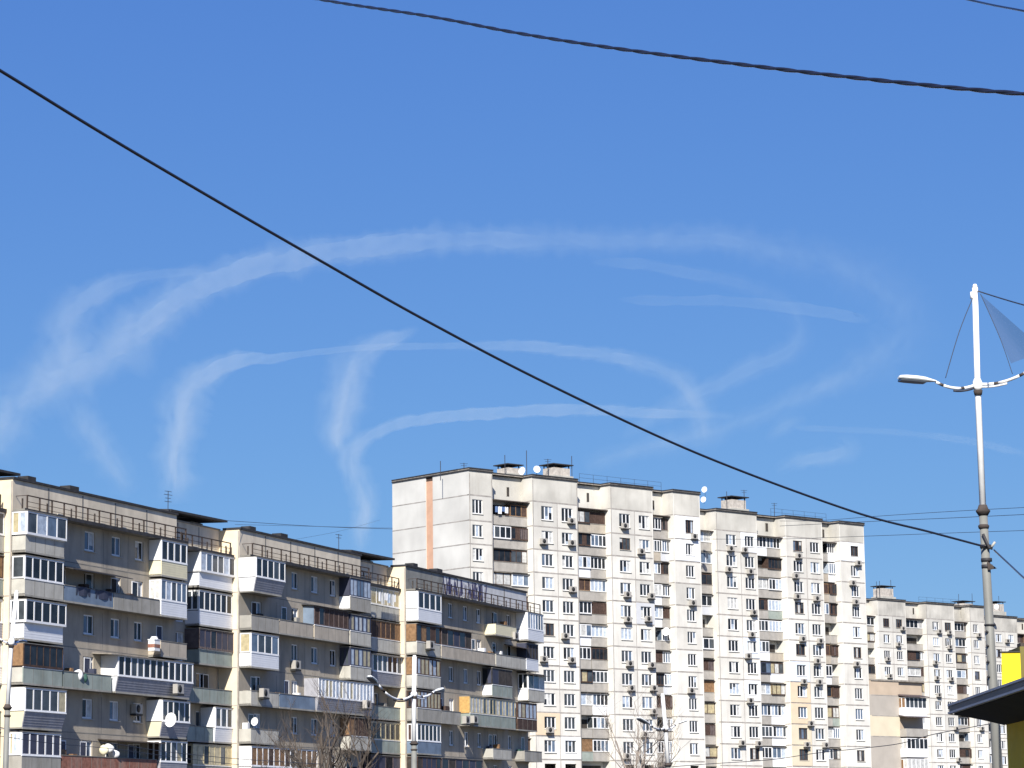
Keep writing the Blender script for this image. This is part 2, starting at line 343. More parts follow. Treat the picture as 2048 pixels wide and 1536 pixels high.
def tall_block(label, fr, u_base, bays, recesses, z_roof, z_att, joints, depth, recess_v, bal_v, codes, gable=None, rng=None, vents=(), low=0.0, attic='attic'):
    # bays: (u0, u1, [(w0, w1), ...]); recesses: (u0, u1, [split points])
    root = on_frame('apartment_block', fr, u_base); tag(root, label, 'apartment building')
    S = lambda u: u - u_base
    w = MB(); zs = [z_att] + joints; zb = joints[-1]
    for bi, (a, b, ws) in enumerate(bays):
        t = rng.uniform(0, .1)
        w.quad([(S(a), 0, z_att), (S(b), 0, z_att), (S(b), 0, z_roof), (S(a), 0, z_roof)], attic, rng.uniform(0, .12))
        for fi, (z1, z0) in enumerate(zip(zs, zs[1:])):
            cuts = [a] + [(p[1] + q[0]) / 2 for p, q in zip(ws, ws[1:])] + [b]
            for (c0, c1), (w0, w1) in zip(zip(cuts, cuts[1:]), ws):
                hz1, hz0 = z1 - 0.50, z0 + 0.80
                tone = rng.uniform(0, .12) + max(0, .17 - fi * .045) + (.14 if rng.random() < .06 else 0)
                holed(w, S(c0), S(c1), z0, z1, [(S(w0), S(w1), hz0, hz1)], 0, 'panel', tone)
                if z0 > low:
                    fm = 'brown_wood' if rng.random() < .10 else 'white_pvc'
                    window(root, S(w0), S(w1), hz0, hz1, 0, 3 if w1 - w0 > 1.2 else 2, fm, rng=rng)
            for c in cuts[1:-1]:
                w.box(S(c) - .05, S(c) + .05, 0.002, 0.006, z0 + .06, z1 - .06, 'joint')
        w.quad([(S(a), 0, 0), (S(b), 0, 0), (S(b), 0, zb), (S(a), 0, zb)], 'panel')
        for z in zs:
            w.box(S(a) + .0, S(b) - .0, 0.002, 0.012, z - .09, z + .07, 'joint')
            w.box(S(a) - .012, S(a) - .002, -0.002, recess_v if bi else -0.3, z - .065, z + .055, 'joint')
        for x in (S(a) + .05, S(b) - .16): w.box(x, x + .11, 0.0125, 0.016, 0, z_roof - .3, 'joint' if rng.random() < .4 else 'panel')
        # returns
        for x in ((S(a),) if bi or gable is None else ()) + (S(b),):
            w.quad([(x, 0, 0), (x, -recess_v, 0), (x, -recess_v, z_att), (x, 0, z_att)], 'panel', .04)
            w.quad([(x, 0, z_att), (x, -recess_v, z_att), (x, -recess_v, z_roof), (x, 0, z_roof)], attic, 0)
    for a, b, _ in recesses:
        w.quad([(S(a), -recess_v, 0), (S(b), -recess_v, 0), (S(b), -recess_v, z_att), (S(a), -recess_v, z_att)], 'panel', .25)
        w.quad([(S(a), -recess_v, z_att), (S(b), -recess_v, z_att), (S(b), -recess_v, z_roof), (S(a), -recess_v, z_roof)], attic, 0)
        for z in zs: w.box(S(a), S(b), recess_v + .002, recess_v + .012, z - .065, z + .055, 'joint')
        for (z1, z0) in zip(zs, zs[1:]):       # doors and windows as one dark sheet, recess shade put into its colour
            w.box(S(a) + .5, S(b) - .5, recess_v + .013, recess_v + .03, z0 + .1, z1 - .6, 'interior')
    ua = min(b[0] for b in bays + recesses); ub = max(b[1] for b in bays + recesses)
    # end walls, back and roof deck
    v_start = 0 if gable else recess_v
    w.quad([(S(ub), 0, 0), (S(ub), depth, 0), (S(ub), depth, z_roof), (S(ub), 0, z_roof)], 'gable')
    w.quad([(S(ua), depth, 0), (S(ub), depth, 0), (S(ub), depth, z_roof), (S(ua), depth, z_roof)], 'panel', .1)
    zz = [z_roof] + zs + [0]
    segs = [(v_start, -depth)] if not gable else [(0, gable[0]), (gable[0], gable[1]), (gable[1], -depth)]
    for si, (va, vb) in enumerate(segs):
        if gable and si == 1:
            w.quad([(S(ua) + .10, -va, 0), (S(ua) + .10, -vb, 0), (S(ua) + .10, -vb, z_roof - .5), (S(ua) + .10, -va, z_roof - .5)], 'salmon')
            for vv in (va, vb): w.quad([(S(ua), -vv, 0), (S(ua) + .10, -vv, 0), (S(ua) + .10, -vv, z_roof), (S(ua), -vv, z_roof)], 'gable')
            w.quad([(S(ua) + .10, -va, z_roof - .5), (S(ua) + .10, -vb, z_roof - .5), (S(ua) + .10, -vb, z_roof), (S(ua) + .10, -va, z_roof)], 'brown_wood')
            continue
        for z1, z0 in zip(zz, zz[1:]):
            w.quad([(S(ua), -va, z0), (S(ua), -vb, z0), (S(ua), -vb, z1), (S(ua), -va, z1)], 'gable', rng.uniform(0, .07))
            if z0 > 1: w.box(S(ua) - .012, S(ua) - .002, va, vb, z0 - .07, z0 + .05, 'joint')
    w.build('wall', root)
    # roof: deck, dark edge band and pale capping following bays and recesses
    r = MB()
    r.box(S(ua) + .3, S(ub) - .3, recess_v - .3, -depth + .3, z_roof - .5, z_roof - .35, 'bitumen')
    def band(x0, x1, v0, v1):
        r.box(x0, x1, v0, v1, z_roof + .002, z_roof + .14, 'bitumen'); r.box(x0 + .04, x1 - .04, v0, v1 - .05, z_roof + .14, z_roof + .26, 'capping')
        r.box(x0 + .02, x1 - .02, v0, v1 + .03, z_roof + .26, z_roof + .38, 'bitumen')
    for a, b, _ in bays: band(S(a) - .10, S(b) + .10, recess_v + .25, .14)
    for a, b, _ in recesses:
        r.box(S(a), S(b), recess_v - .4, recess_v + .24, z_roof + .002, z_roof + .40, 'bitumen')
        r.box(S(a) + .11, S(b) - .11, recess_v + .24, recess_v + .5, z_roof + .1, z_roof + .2, 'capping')
    if gable is not None or True:
        r.box(S(ua) - .12, S(ua) + .3, recess_v + .24 if not gable else recess_v + .24, -depth, z_roof + .004, z_roof + .142, 'bitumen')
        r.box(S(ua) - .09, S(ua) + .3, recess_v + .24, -depth, z_roof + .142, z_roof + .262, 'capping')
        r.box(S(ua) - .14, S(ua) + .3, recess_v + .24, -depth, z_roof + .262, z_roof + .378, 'bitumen')
    r.build('roof', root)
    for (a, b, zc) in vents:
        vn = MB(); vn.box(S(a), S(b), recess_v + .004, recess_v + .03, zc - .55, zc + .55, 'interior'); vn.box(S(a) - .04, S(a), recess_v + .004, recess_v + .06, zc - .55, zc + .55, 'concrete')
        vn.build('vent_opening', root)
    # balconies
    for ri, (a, b, cuts) in enumerate(recesses):
        col = codes[ri]
        for fi, (z1, z0) in enumerate(zip(zs, zs[1:])):
            if z0 < low: continue
            row = col[fi] if fi < len(col) else [rng.choice(['Wg', 'Wg', 'Dg', 'Pg', 'Og', 'Ww', 'Lg', 'Db']) for _ in range(len(cuts) + 1)]
            xs = [a] + list(cuts) + [b]
            for (x0, x1), cd in zip(zip(xs, xs[1:]), row):
                tall_balcony(root, S(x0) + .02, S(x1) - .02, z0 + .02, recess_v, bal_v, cd, rng)
            if fi == 0: 
                c = MB(); c.hexa([(S(a), -bal_v - .5, z1 - .28), (S(b), -bal_v - .5, z1 - .28), (S(b), -recess_v, z1 - .05), (S(a), -recess_v, z1 - .05), (S(a), -bal_v - .5, z1 - .16), (S(b), -bal_v - .5, z1 - .16), (S(b), -recess_v, z1 + .08), (S(a), -recess_v, z1 + .08)], 'rust')
                c.build('balcony_roof', root)
    return root
aT = 0.843263
T1 = Frame(aT, 241.0); T2 = Frame(aT, 248.0); T3 = Frame(aT, 312.0); T4 = Frame(aT, 318.0)
rng = random.Random(11)
j1 = [38.9 - 2.76 * k for k in range(12)]
t1_bays = [(207.66, 211.3, [(208.15, 209.75)]), (217.63, 225.0, [(219.05, 220.9), (222.35, 224.15)]), (230.5, 237.75, [(231.95, 233.8), (235.3, 237.1)]), (241.3, 246.1, [(243.4, 244.9)])]
t1_rec = [(211.3, 217.63, [214.9]), (225.0, 230.5, [227.8]), (237.75, 241.3, [239.9])]
t1_codes = [[['Og', 'Tg'], ['Wg', 'Dg'], ['Dg', 'Pg'], ['Pg', 'Lg'], ['Wg', 'Dg']],
            [['Pb', 'Db'], ['Dg', 'Wg'], ['Ww', 'Wg'], ['Tg', 'Wg'], ['Wg', 'Dg'], ['Lw', 'Wg'], ['Wg', 'Dg'], ['Pg', 'Wg'], ['Lg', 'Ww'], ['Og', 'Wg'], ['Tn', 'Wg']],
            [['Wg', 'Dg'], ['Wb', 'Wl'], ['Wg', 'Dg'], ['Lw', 'Wg'], ['Lw', 'Dg'], ['Og', 'Wg'], ['Dg', 'Wg'], ['Dg', 'Wl'], ['Dg', 'Db'], ['Og', 'Wg'], ['Wg', 'Wl']]]
LOW1 = 10.5
near = tall_block('tall cream panel block with blank grey gable and orange vertical stripe', T1, 207.66, t1_bays, t1_rec, 44.72, 41.88, j1, 14.2, -2.0, -0.95, t1_codes, gable=(-6.6, -7.9), rng=rng,
    vents=[(212.6, 213.05, 43.0), (215.3, 215.7, 43.0), (228.4, 228.8, 43.3), (241.2 - 1.6, 240.0, 43.2)], low=LOW1)
j2 = [41.3 - 2.0 + .0 - 2.78 * k - .35 for k in range(12)]
t2_bays = [(256.2, 263.9, [(258.0, 259.9), (261.5, 263.3)]), (269.4, 276.75, [(270.9, 272.7), (274.25, 276.05)]), (280.2, 285.3, [(282.4, 284.0)])]
t2_rec = [(252.0, 256.2, []), (263.9, 269.4, [266.75]), (276.75, 280.2, [278.8])]
t2_codes = [[['Lg'], ['Wg'], ['Dg'], ['Wl'], ['Og'], ['Wg'], ['Dg'], ['Tg'], ['Pg'], ['Dg'], ['Pg']],
            [['Ww', 'Wg'], ['Og', 'Dg'], ['Lg', 'Wg'], ['Dg', 'Wn'], ['Wg', 'Wg'], ['Ww', 'Ob'], ['Bg', 'Pw'], ['Lg', 'Pg'], ['Wg', 'Ww'], ['Wg', 'Ww'], ['Wg', 'Lw']],
            [['Og', 'Ww'], ['Ob', 'Ww'], ['Tb', 'Dg'], ['Wg', 'Dg'], ['Og', 'Og'], ['Tb', 'Dg'], ['Ww', 'Og'], ['Tg', 'Dg'], ['Pg', 'Pn'], ['Lg', 'Wg'], ['Wg', 'Pg']]]
mid = tall_block('tall cream panel block joined to the striped one, stepped back on its right', T2, 252.0, t2_bays, t2_rec, 44.1, 41.65, j2, 13.0, -2.0, -0.95, t2_codes, rng=rng,
    vents=[(267.7, 268.2, 42.9), (279.0, 279.4, 42.8)], low=9.5)
def u3(x): return T3.u(x)
r3 = -2.0
b3 = [(u3(1756), u3(1812), [(u3(1766.5), u3(1779)), (u3(1792), u3(1804.5))]), (u3(1853), u3(1909), [(u3(1865), u3(1877.5)), (u3(1889.5), u3(1902))]), (u3(1940), u3(1969), [(u3(1946), u3(1956))])]
rec3 = [(u3(1756) - 4, u3(1756), []), (u3(1812), u3(1853), [T3.u(1836, -1)]), (u3(1909), u3(1940), [T3.u(1928, -1)])]
j3 = [39.75 - 2.79 - 2.79 * k for k in range(12)]
far = tall_block('distant cream panel block with weather-stained top storey, behind the beige annex', T3, u3(1756) - 4, b3, rec3, 42.35, 39.75, j3, 13.0, -2.0, -0.95, [[], [], []], rng=rng,
    vents=[(T3.u(1826, -2), T3.u(1829, -2), 41.1), (T3.u(1922, -2), T3.u(1925, -2), 41.1)], low=9.0, attic='attic_stained')
def u4(x): return T4.u(x)
b4 = [(u4(1987), u4(2034), [(u4(1990.5), u4(2002.5)), (u4(2016), u4(2026))]), (u4(2070), u4(2118), [(u4(2080), u4(2092)), (u4(2100), u4(2111))])]
rec4 = [(u4(1987) - 3.5, u4(1987), []), (u4(2034), u4(2070), [u4(2052)])]
far2 = tall_block('farthest cream panel block, right of the lamp post behind the yellow box', T4, u4(1987) - 3.5, b4, rec4, 41.6, 39.0, [39.0 - 2.79 * (k + 1) for k in range(11)], 13.0, -2.0, -0.95, [[['Lg']], [['Dg', 'Tg']]], rng=rng,
    vents=[(T4.u(2043, -2), T4.u(2046, -2), 40.4)], low=9.0, attic='attic_stained')

# insulation patches on the tall blocks: (root, frame, u_base, px box, material)
def patch(root, fr, ub, u0, u1, z0, z1, m, holes=()):
    p = MB(); th = 0.06
    hs = [(h[0] - ub, h[1] - ub, h[2], h[3]) for h in holes]
    holed(p, u0 - ub, u1 - ub, z0, z1, hs, th, m, reveal=th - .004)
    for x in (u0 - ub, u1 - ub): p.quad([(x, -th, z0), (x, -.003, z0), (x, -.003, z1), (x, -th, z1)], m)
    for z in (z0, z1): p.quad([(u0 - ub, -th, z), (u1 - ub, -th, z), (u1 - ub, -.003, z), (u0 - ub, -.003, z)], m)
    p.build('insulation_panel', root)
def W1(j, k=0):   # the opening of a window in row k
    zs = [41.88] + j1; return (j[0], j[1], zs[k + 1] + .80, zs[k] - .50)
def W2(j, k=0):
    zs = [41.65] + j2; return (j[0], j[1], zs[k + 1] + .80, zs[k] - .50)
zs1 = [41.88] + j1; zs2 = [41.65] + j2
for k in (0, 1): patch(near, T1, 207.66, 241.6, 245.9, zs1[k + 1] + .08, zs1[k] - .08, 'insul_white', [W1((243.4, 244.9), k)])
patch(near, T1, 207.66, 234.55, 237.6, zs1[5] + .08, zs1[4] - .08, 'insul_grey', [W1((235.3, 237.1), 4)])
patch(near, T1, 207.66, 217.75, 221.55, zs1[10] + .08, zs1[9] - .08, 'insul_peach', [W1((219.05, 220.9), 9)])
patch(near, T1, 207.66, 221.7, 224.85, zs1[11] + .08, zs1[10] - .08, 'insul_white', [W1((222.35, 224.15), 10)])
patch(near, T1, 207.66, 217.75, 221.55, zs1[7] + .08, zs1[6] - .08, 'panel', [W1((219.05, 220.9), 6)])
patch(mid, T2, 252.0, 260.75, 263.8, zs2[1] + .08, zs2[0] - .08, 'insul_white', [W2((261.5, 263.3), 0)])
patch(mid, T2, 252.0, 260.75, 263.8, zs2[6] + .08, zs2[5] - .08, 'insul_blue', [W2((261.5, 263.3), 5)])
patch(mid, T2, 252.0, 260.75, 263.8, zs2[8] + .08, zs2[7] - .08, 'insul_white', [W2((261.5, 263.3), 7)])
patch(mid, T2, 252.0, 269.5, 273.4, zs2[7] + .08, zs2[6] - .08, 'insul_blue', [W2((270.9, 272.7), 6)])
for k in (7, 8, 9, 10): patch(mid, T2, 252.0, 269.5, 273.4, zs2[k + 1] + .08, zs2[k] - .08, 'insul_peach' if k < 9 else 'tan_light', [W2((270.9, 272.7), k)])
patch(mid, T2, 252.0, 280.4, 285.2, zs2[1] + .08, zs2[0] - .08, 'insul_white', [W2((282.4, 284.0), 0)])

# ------------------------------------------------------------ beige annex beside the second block
an = Frame(aT, 248.5)
ub = 286.3
ax = on_frame('apartment_block', an, ub); tag(ax, 'low beige annex with blank patched wall and one balcony column, right of the tall blocks', 'apartment building')
w = MB(); x1 = an.u(1793) - ub; x2 = an.u(1842) - ub
zt = an.inv(1765, 1362)[1]; zr = [zt, zt - 1.9, zt - 4.7, zt - 7.5, zt - 10.3, zt - 13.1, zt - 15.9, 0]
mm = ['tan_wall', 'grey_render', 'tan_light', 'grey_render', 'grey_render', 'grey_render', 'grey_render']
for k in range(7):
    w.quad([(-1.6, 0, zr[k + 1]), (x1, 0, zr[k + 1]), (x1, 0, zr[k]), (-1.6, 0, zr[k])], mm[k])
    if k < 4: w.box(0, x1, .002, .02, zr[k] - .10, zr[k], 'joint')
w.quad([(x1, .3, 0), (x2, .3, 0), (x2, .3, zt), (x1, .3, zt)], 'tan_wall')
w.quad([(x1, 0, 0), (x1, .3, 0), (x1, .3, zt), (x1, 0, zt)], 'tan_wall')
w.quad([(x2, .3, 0), (x2, 12, 0), (x2, 12, zt), (x2, .3, zt)], 'tan_wall'); w.quad([(0, 12, 0), (x2, 12, 0), (x2, 12, zt), (0, 12, zt)], 'tan_wall')
w.build('wall', ax)
r = MB(); r.box(-.1, x2 + .1, .12, -12, zt + .003, zt + .22, 'capping'); r.build('roof', ax)
rng = random.Random(5)
for k, (cd, z) in enumerate([('Dw', zt - 4.65), ('Og', zt - 7.45), ('Dw', zt - 10.25), ('Lw', zt - 13.05)]):
    b = MB(); par = PAR[cd[1]]
    b.box(x1 + .0, x2 - .8, -.3, 1.1, z - .15, z, 'underside'); b.box(x1, x2 - .8, 1.1, 1.2, z - .1, z + 1.0, par); b.box(x1 - .08, x1, -.3, 1.2, z - .1, z + 1.0, par)
    o = b.build('balcony', ax)
    f, p = MB(), MB()
    if cd[0] != 'O':
        glazing_run(f, p, (x1, 1.15), (x2 - .8, 1.15), z + 1.0, z + 2.5, 5, 'white_pvc', .14, ['glass_dark', 'glass_dark', 'glass_mid'] if cd[0] == 'D' else ['curtain', 'curtain_warm'], rng, (0, 1))
        glazing_run(f, p, (x1, -.25), (x1, 1.1), z + 1.0, z + 2.5, 2, 'white_pvc', .12, ['light_wood', 'curtain'], rng, (-1, 0))
        g = f.build('glazing', o); p.build('pane', g)
    if k in (0, 1):
        c = MB(); c.hexa([(x1 - .25, -1.6, z + 2.5), (x2 - .6, -1.6, z + 2.5), (x2 - .6, .2, z + 2.8), (x1 - .25, .2, z + 2.8), (x1 - .25, -1.6, z + 2.6), (x2 - .6, -1.6, z + 2.6), (x2 - .6, .2, z + 2.95), (x1 - .25, .2, z + 2.95)], 'ribbed_brown'); c.build('balcony_roof', ax)

# ------------------------------------------------------------ the nine-storey block on the left
aL = 0.369737
LF = Frame(aL, 94.2); LB = 140.0
left = on_frame('apartment_block', LF, LB); tag(left, 'long weathered nine-storey block with mismatched glazed balconies and rusty roof railings', 'apartment building')
def X(u): return u - LB
FZ = {9: 20.55, 8: 17.72, 7: 14.87, 6: 12.03, 5: 9.2, 4: 6.38, 3: 3.55}
ZC, ZA, ZR = 23.38, 23.38, 25.35
mains = [(153.0, 175.4), (185.4, 207.6), (217.0, 246.2)]
notch = [(139.0, 153.0), (175.4, 185.4), (207.6, 217.0)]
NV = -1.7
rng = random.Random(3)
# window columns (u0, u1) per section, by reading the picture
cols = [[(162.3, 163.7), (166.0, 167.3), (169.3, 170.5)], [(188.0, 189.2), (194.5, 195.7), (198.1, 199.4), (201.6, 202.8)], [(226.6, 227.7), (230.1, 231.2), (233.3, 234.4), (237.2, 238.3), (240.9, 241.9)]]
# rows where a balcony front hides or replaces a window: nothing is left out, windows sit behind them too
w = MB()
lv = [9, 8, 7, 6, 5, 4, 3]
for si, (a, b) in enumerate(mains):
    for f in lv:
        z0 = FZ[f] + .05; z1 = (FZ[f + 1] + .05) if f < 9 else ZC
        cs = cols[si]
        cuts = [a] + [(p[1] + q[0]) / 2 for p, q in zip(cs, cs[1:])] + [b]
        for (c0, c1), (w0, w1) in zip(zip(cuts, cuts[1:]), cs):
            hz0, hz1 = z0 + .98, z0 + 2.32
            if si == 1 and w0 < 189: 
                if f in (9, 7): pass
                hz0 = z0 + .3 if f in (8, 6) else hz0
            holed(w, X(c0), X(c1), z0, z1, [(X(w0), X(w1), hz0, hz1)], 0, 'pebble', rng.uniform(0, .14), reveal=.15)
            pn = ['glass_dark', 'glass_mid', 'glass_dark', 'curtain', 'glass_blue']
            window(left, X(w0), X(w1), hz0, hz1, 0, 2, 'white_pvc', fw=.09, mw=.09, rng=rng, panes=pn)
            w.box(X(c0) - .03, X(c0) + .03, .002, .006, z0, z1 - .3, 'underside')
        w.box(X(a), X(b), .002, .008, z0 - .03, z0 + .03, 'underside')
    w.quad([(X(a), 0, 0), (X(b), 0, 0), (X(b), 0, FZ[3] + .05), (X(a), 0, FZ[3] + .05)], 'pebble')
    # attic with vertical joints
    na = 5; L = (b - a) / na
    for k in range(na):
        w.quad([(X(a + k * L), .0, ZA), (X(a + (k + 1) * L), .0, ZA), (X(a + (k + 1) * L), .0, ZR), (X(a + k * L), .0, ZR)], 'attic_old' if si < 2 else ['attic_grey', 'attic_grey', 'attic_old', 'attic_white', 'attic_white'][k], rng.uniform(0, .12))
        if k: w.box(X(a + k * L) - .09, X(a + k * L) + .09, .002, .012, ZA + .12, ZR - .1, 'underside')
    # returns: the left one is seen, sunlight put into its lighter cream
    w.quad([(X(b), 0, 0), (X(b), -NV, 0), (X(b), -NV, ZR), (X(b), 0, ZR)], 'pebble')
    w.quad([(X(a), 0, 0), (X(a), -NV, 0), (X(a), -NV, ZR), (X(a), 0, ZR)], 'sunlit_return')
    w.box(X(a) - .02, X(a) - .002, -.12, -.02, 0, ZR - .1, 'joint'); 
    for f in lv: w.box(X(a) - .014, X(a) - .002, -.14, NV, FZ[f] + .0, FZ[f] + .07, 'joint')
for a, b in notch:
    for f in lv:
        z0 = FZ[f] + .05; z1 = (FZ[f + 1] + .05) if f < 9 else ZC
        hw = (X(b) - 7.2, X(b) - 5.6, z0 + .2, z0 + 2.3); hw2 = (X(b) - 3.6, X(b) - 2.0, z0 + .9, z0 + 2.3)
        holed(w, X(a), X(b), z0, z1, [hw, hw2], NV, 'pebble', rng.uniform(.0, .14))
        window(left, hw[0], hw[1], hw[2], hw[3], NV, 2, 'white_pvc', rng=rng, panes=['glass_dark', 'glass_mid', 'curtain'], sill=False)
        window(left, hw2[0], hw2[1], hw2[2], hw2[3], NV, 2, 'white_pvc', rng=rng, panes=['glass_dark', 'glass_mid', 'glass_dark'], sill=False)
    w.quad([(X(a), -NV, 0), (X(b), -NV, 0), (X(b), -NV, FZ[3] + .05), (X(a), -NV, FZ[3] + .05)], 'pebble')
    for k in range(3):
        c0 = a + (b - a) * k / 3; c1 = a + (b - a) * (k + 1) / 3
        w.quad([(X(c0), -NV, ZA), (X(c1), -NV, ZA), (X(c1), -NV, ZR), (X(c0), -NV, ZR)], 'attic_old', rng.uniform(0, .12))
        if k: w.box(X(c0) - .06, X(c0) + .06, NV + .002, NV + .012, ZA + .12, ZR - .1, 'underside')
w.quad([(X(246.2), 0, 0), (X(246.2), 12, 0), (X(246.2), 12, ZR), (X(246.2), 0, ZR)], 'pebble')
w.quad([(X(139), 12, 0), (X(246.2), 12, 0), (X(246.2), 12, ZR), (X(139), 12, ZR)], 'pebble')
w.build('wall', left)
r = MB()
for i, (a, b) in enumerate(mains):
    r.box(X(a) - .05, X(b) + .05, NV + .3, .12, ZR + .002, ZR + .16, 'bitumen')
    r.box(X(a) + 2.2, X(a) + 3.2, -1.0, -.2, ZR + .16, ZR + .5, 'bitumen'); r.box(X(a) + 7.6, X(a) + 8.8, -1.0, -.2, ZR + .16, ZR + .5, 'bitumen')
for a, b in notch:
    r.box(X(a), X(b), NV - .5, NV + .1, ZR + .002, ZR + .10, 'capping')
    # raised dark shed roof over the stair head
    for q0, q1, z in ((X(b) - 9.2, X(b) + (2.4 if b < 160 else -.2), .45),):
        r.hexa([(q0, .9, ZR + z), (q1, .9, ZR + z + .1), (q1, 4.5, ZR + z + .2), (q0, 4.5, ZR + z + .2), (q0, .9, ZR + z + .16), (q1, .9, ZR + z + .26), (q1, 4.5, ZR + z + .4), (q0, 4.5, ZR + z + .4)], 'bitumen')
        r.box(q0 + 1.6, q0 + 3.2, -2.6, -3.6, ZR + .1, ZR + z, 'brick'); r.box(q0 + 6.4, q0 + 8.2, -2.6, -3.6, ZR + .1, ZR + z, 'brick')
r.box(X(139), X(246.2), NV - .51, -12, ZR - .2, ZR - .04, 'bitumen')
r.build('roof', left)
c = MB()
for a, b in mains:
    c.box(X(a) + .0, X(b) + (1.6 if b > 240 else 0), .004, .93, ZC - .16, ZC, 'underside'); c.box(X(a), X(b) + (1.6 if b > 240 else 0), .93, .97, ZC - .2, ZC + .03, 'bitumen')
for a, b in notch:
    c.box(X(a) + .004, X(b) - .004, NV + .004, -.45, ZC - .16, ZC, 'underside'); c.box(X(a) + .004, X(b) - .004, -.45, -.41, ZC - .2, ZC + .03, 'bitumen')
c.build('cornice', left)
def railing(x0, x1, v, vend=None, step=1.6):
    q = MB(); n = max(2, round((x1 - x0) / step)); z = ZC
    for k in range(n + 1):
        x = x0 + (x1 - x0) * k / n
        q.box(x - .04, x + .04, v - .04, v + .04, z, z + .92 + rng.uniform(-.02, .02), 'railing_paint')
        if k % 2 == 0: q.box(x + .12, x + .24, v - .5, v - .44, z, z + .75, 'rust')
    for h, th in ((.90, .035), (.5, .016), (.2, .012)): q.box(x0, x1, v - th, v + th, z + h - th, z + h + th, 'railing_paint')
    for xe in (x0,):
        q.box(xe - .02, xe + .02, v - 1.1, v, z + .88, z + .92, 'railing_paint')
    for k in range(int((x1 - x0) / 1.7)):
        x = rng.uniform(x0, x1 - 1); q.box(x, x + rng.uniform(.3, .9), v - .25, v - .05, z + .003, z + rng.uniform(.05, .14), 'concrete_light')
    q.build('railing', left)
railing(X(153.4), X(175.2), .86); railing(X(185.9), X(207.4), .86); railing(X(217.5), X(247.6), .86)
railing(X(175.8), X(185.0), -.55); railing(X(208.0), X(216.8), -.55); railing(X(141), X(152.4), -.55)

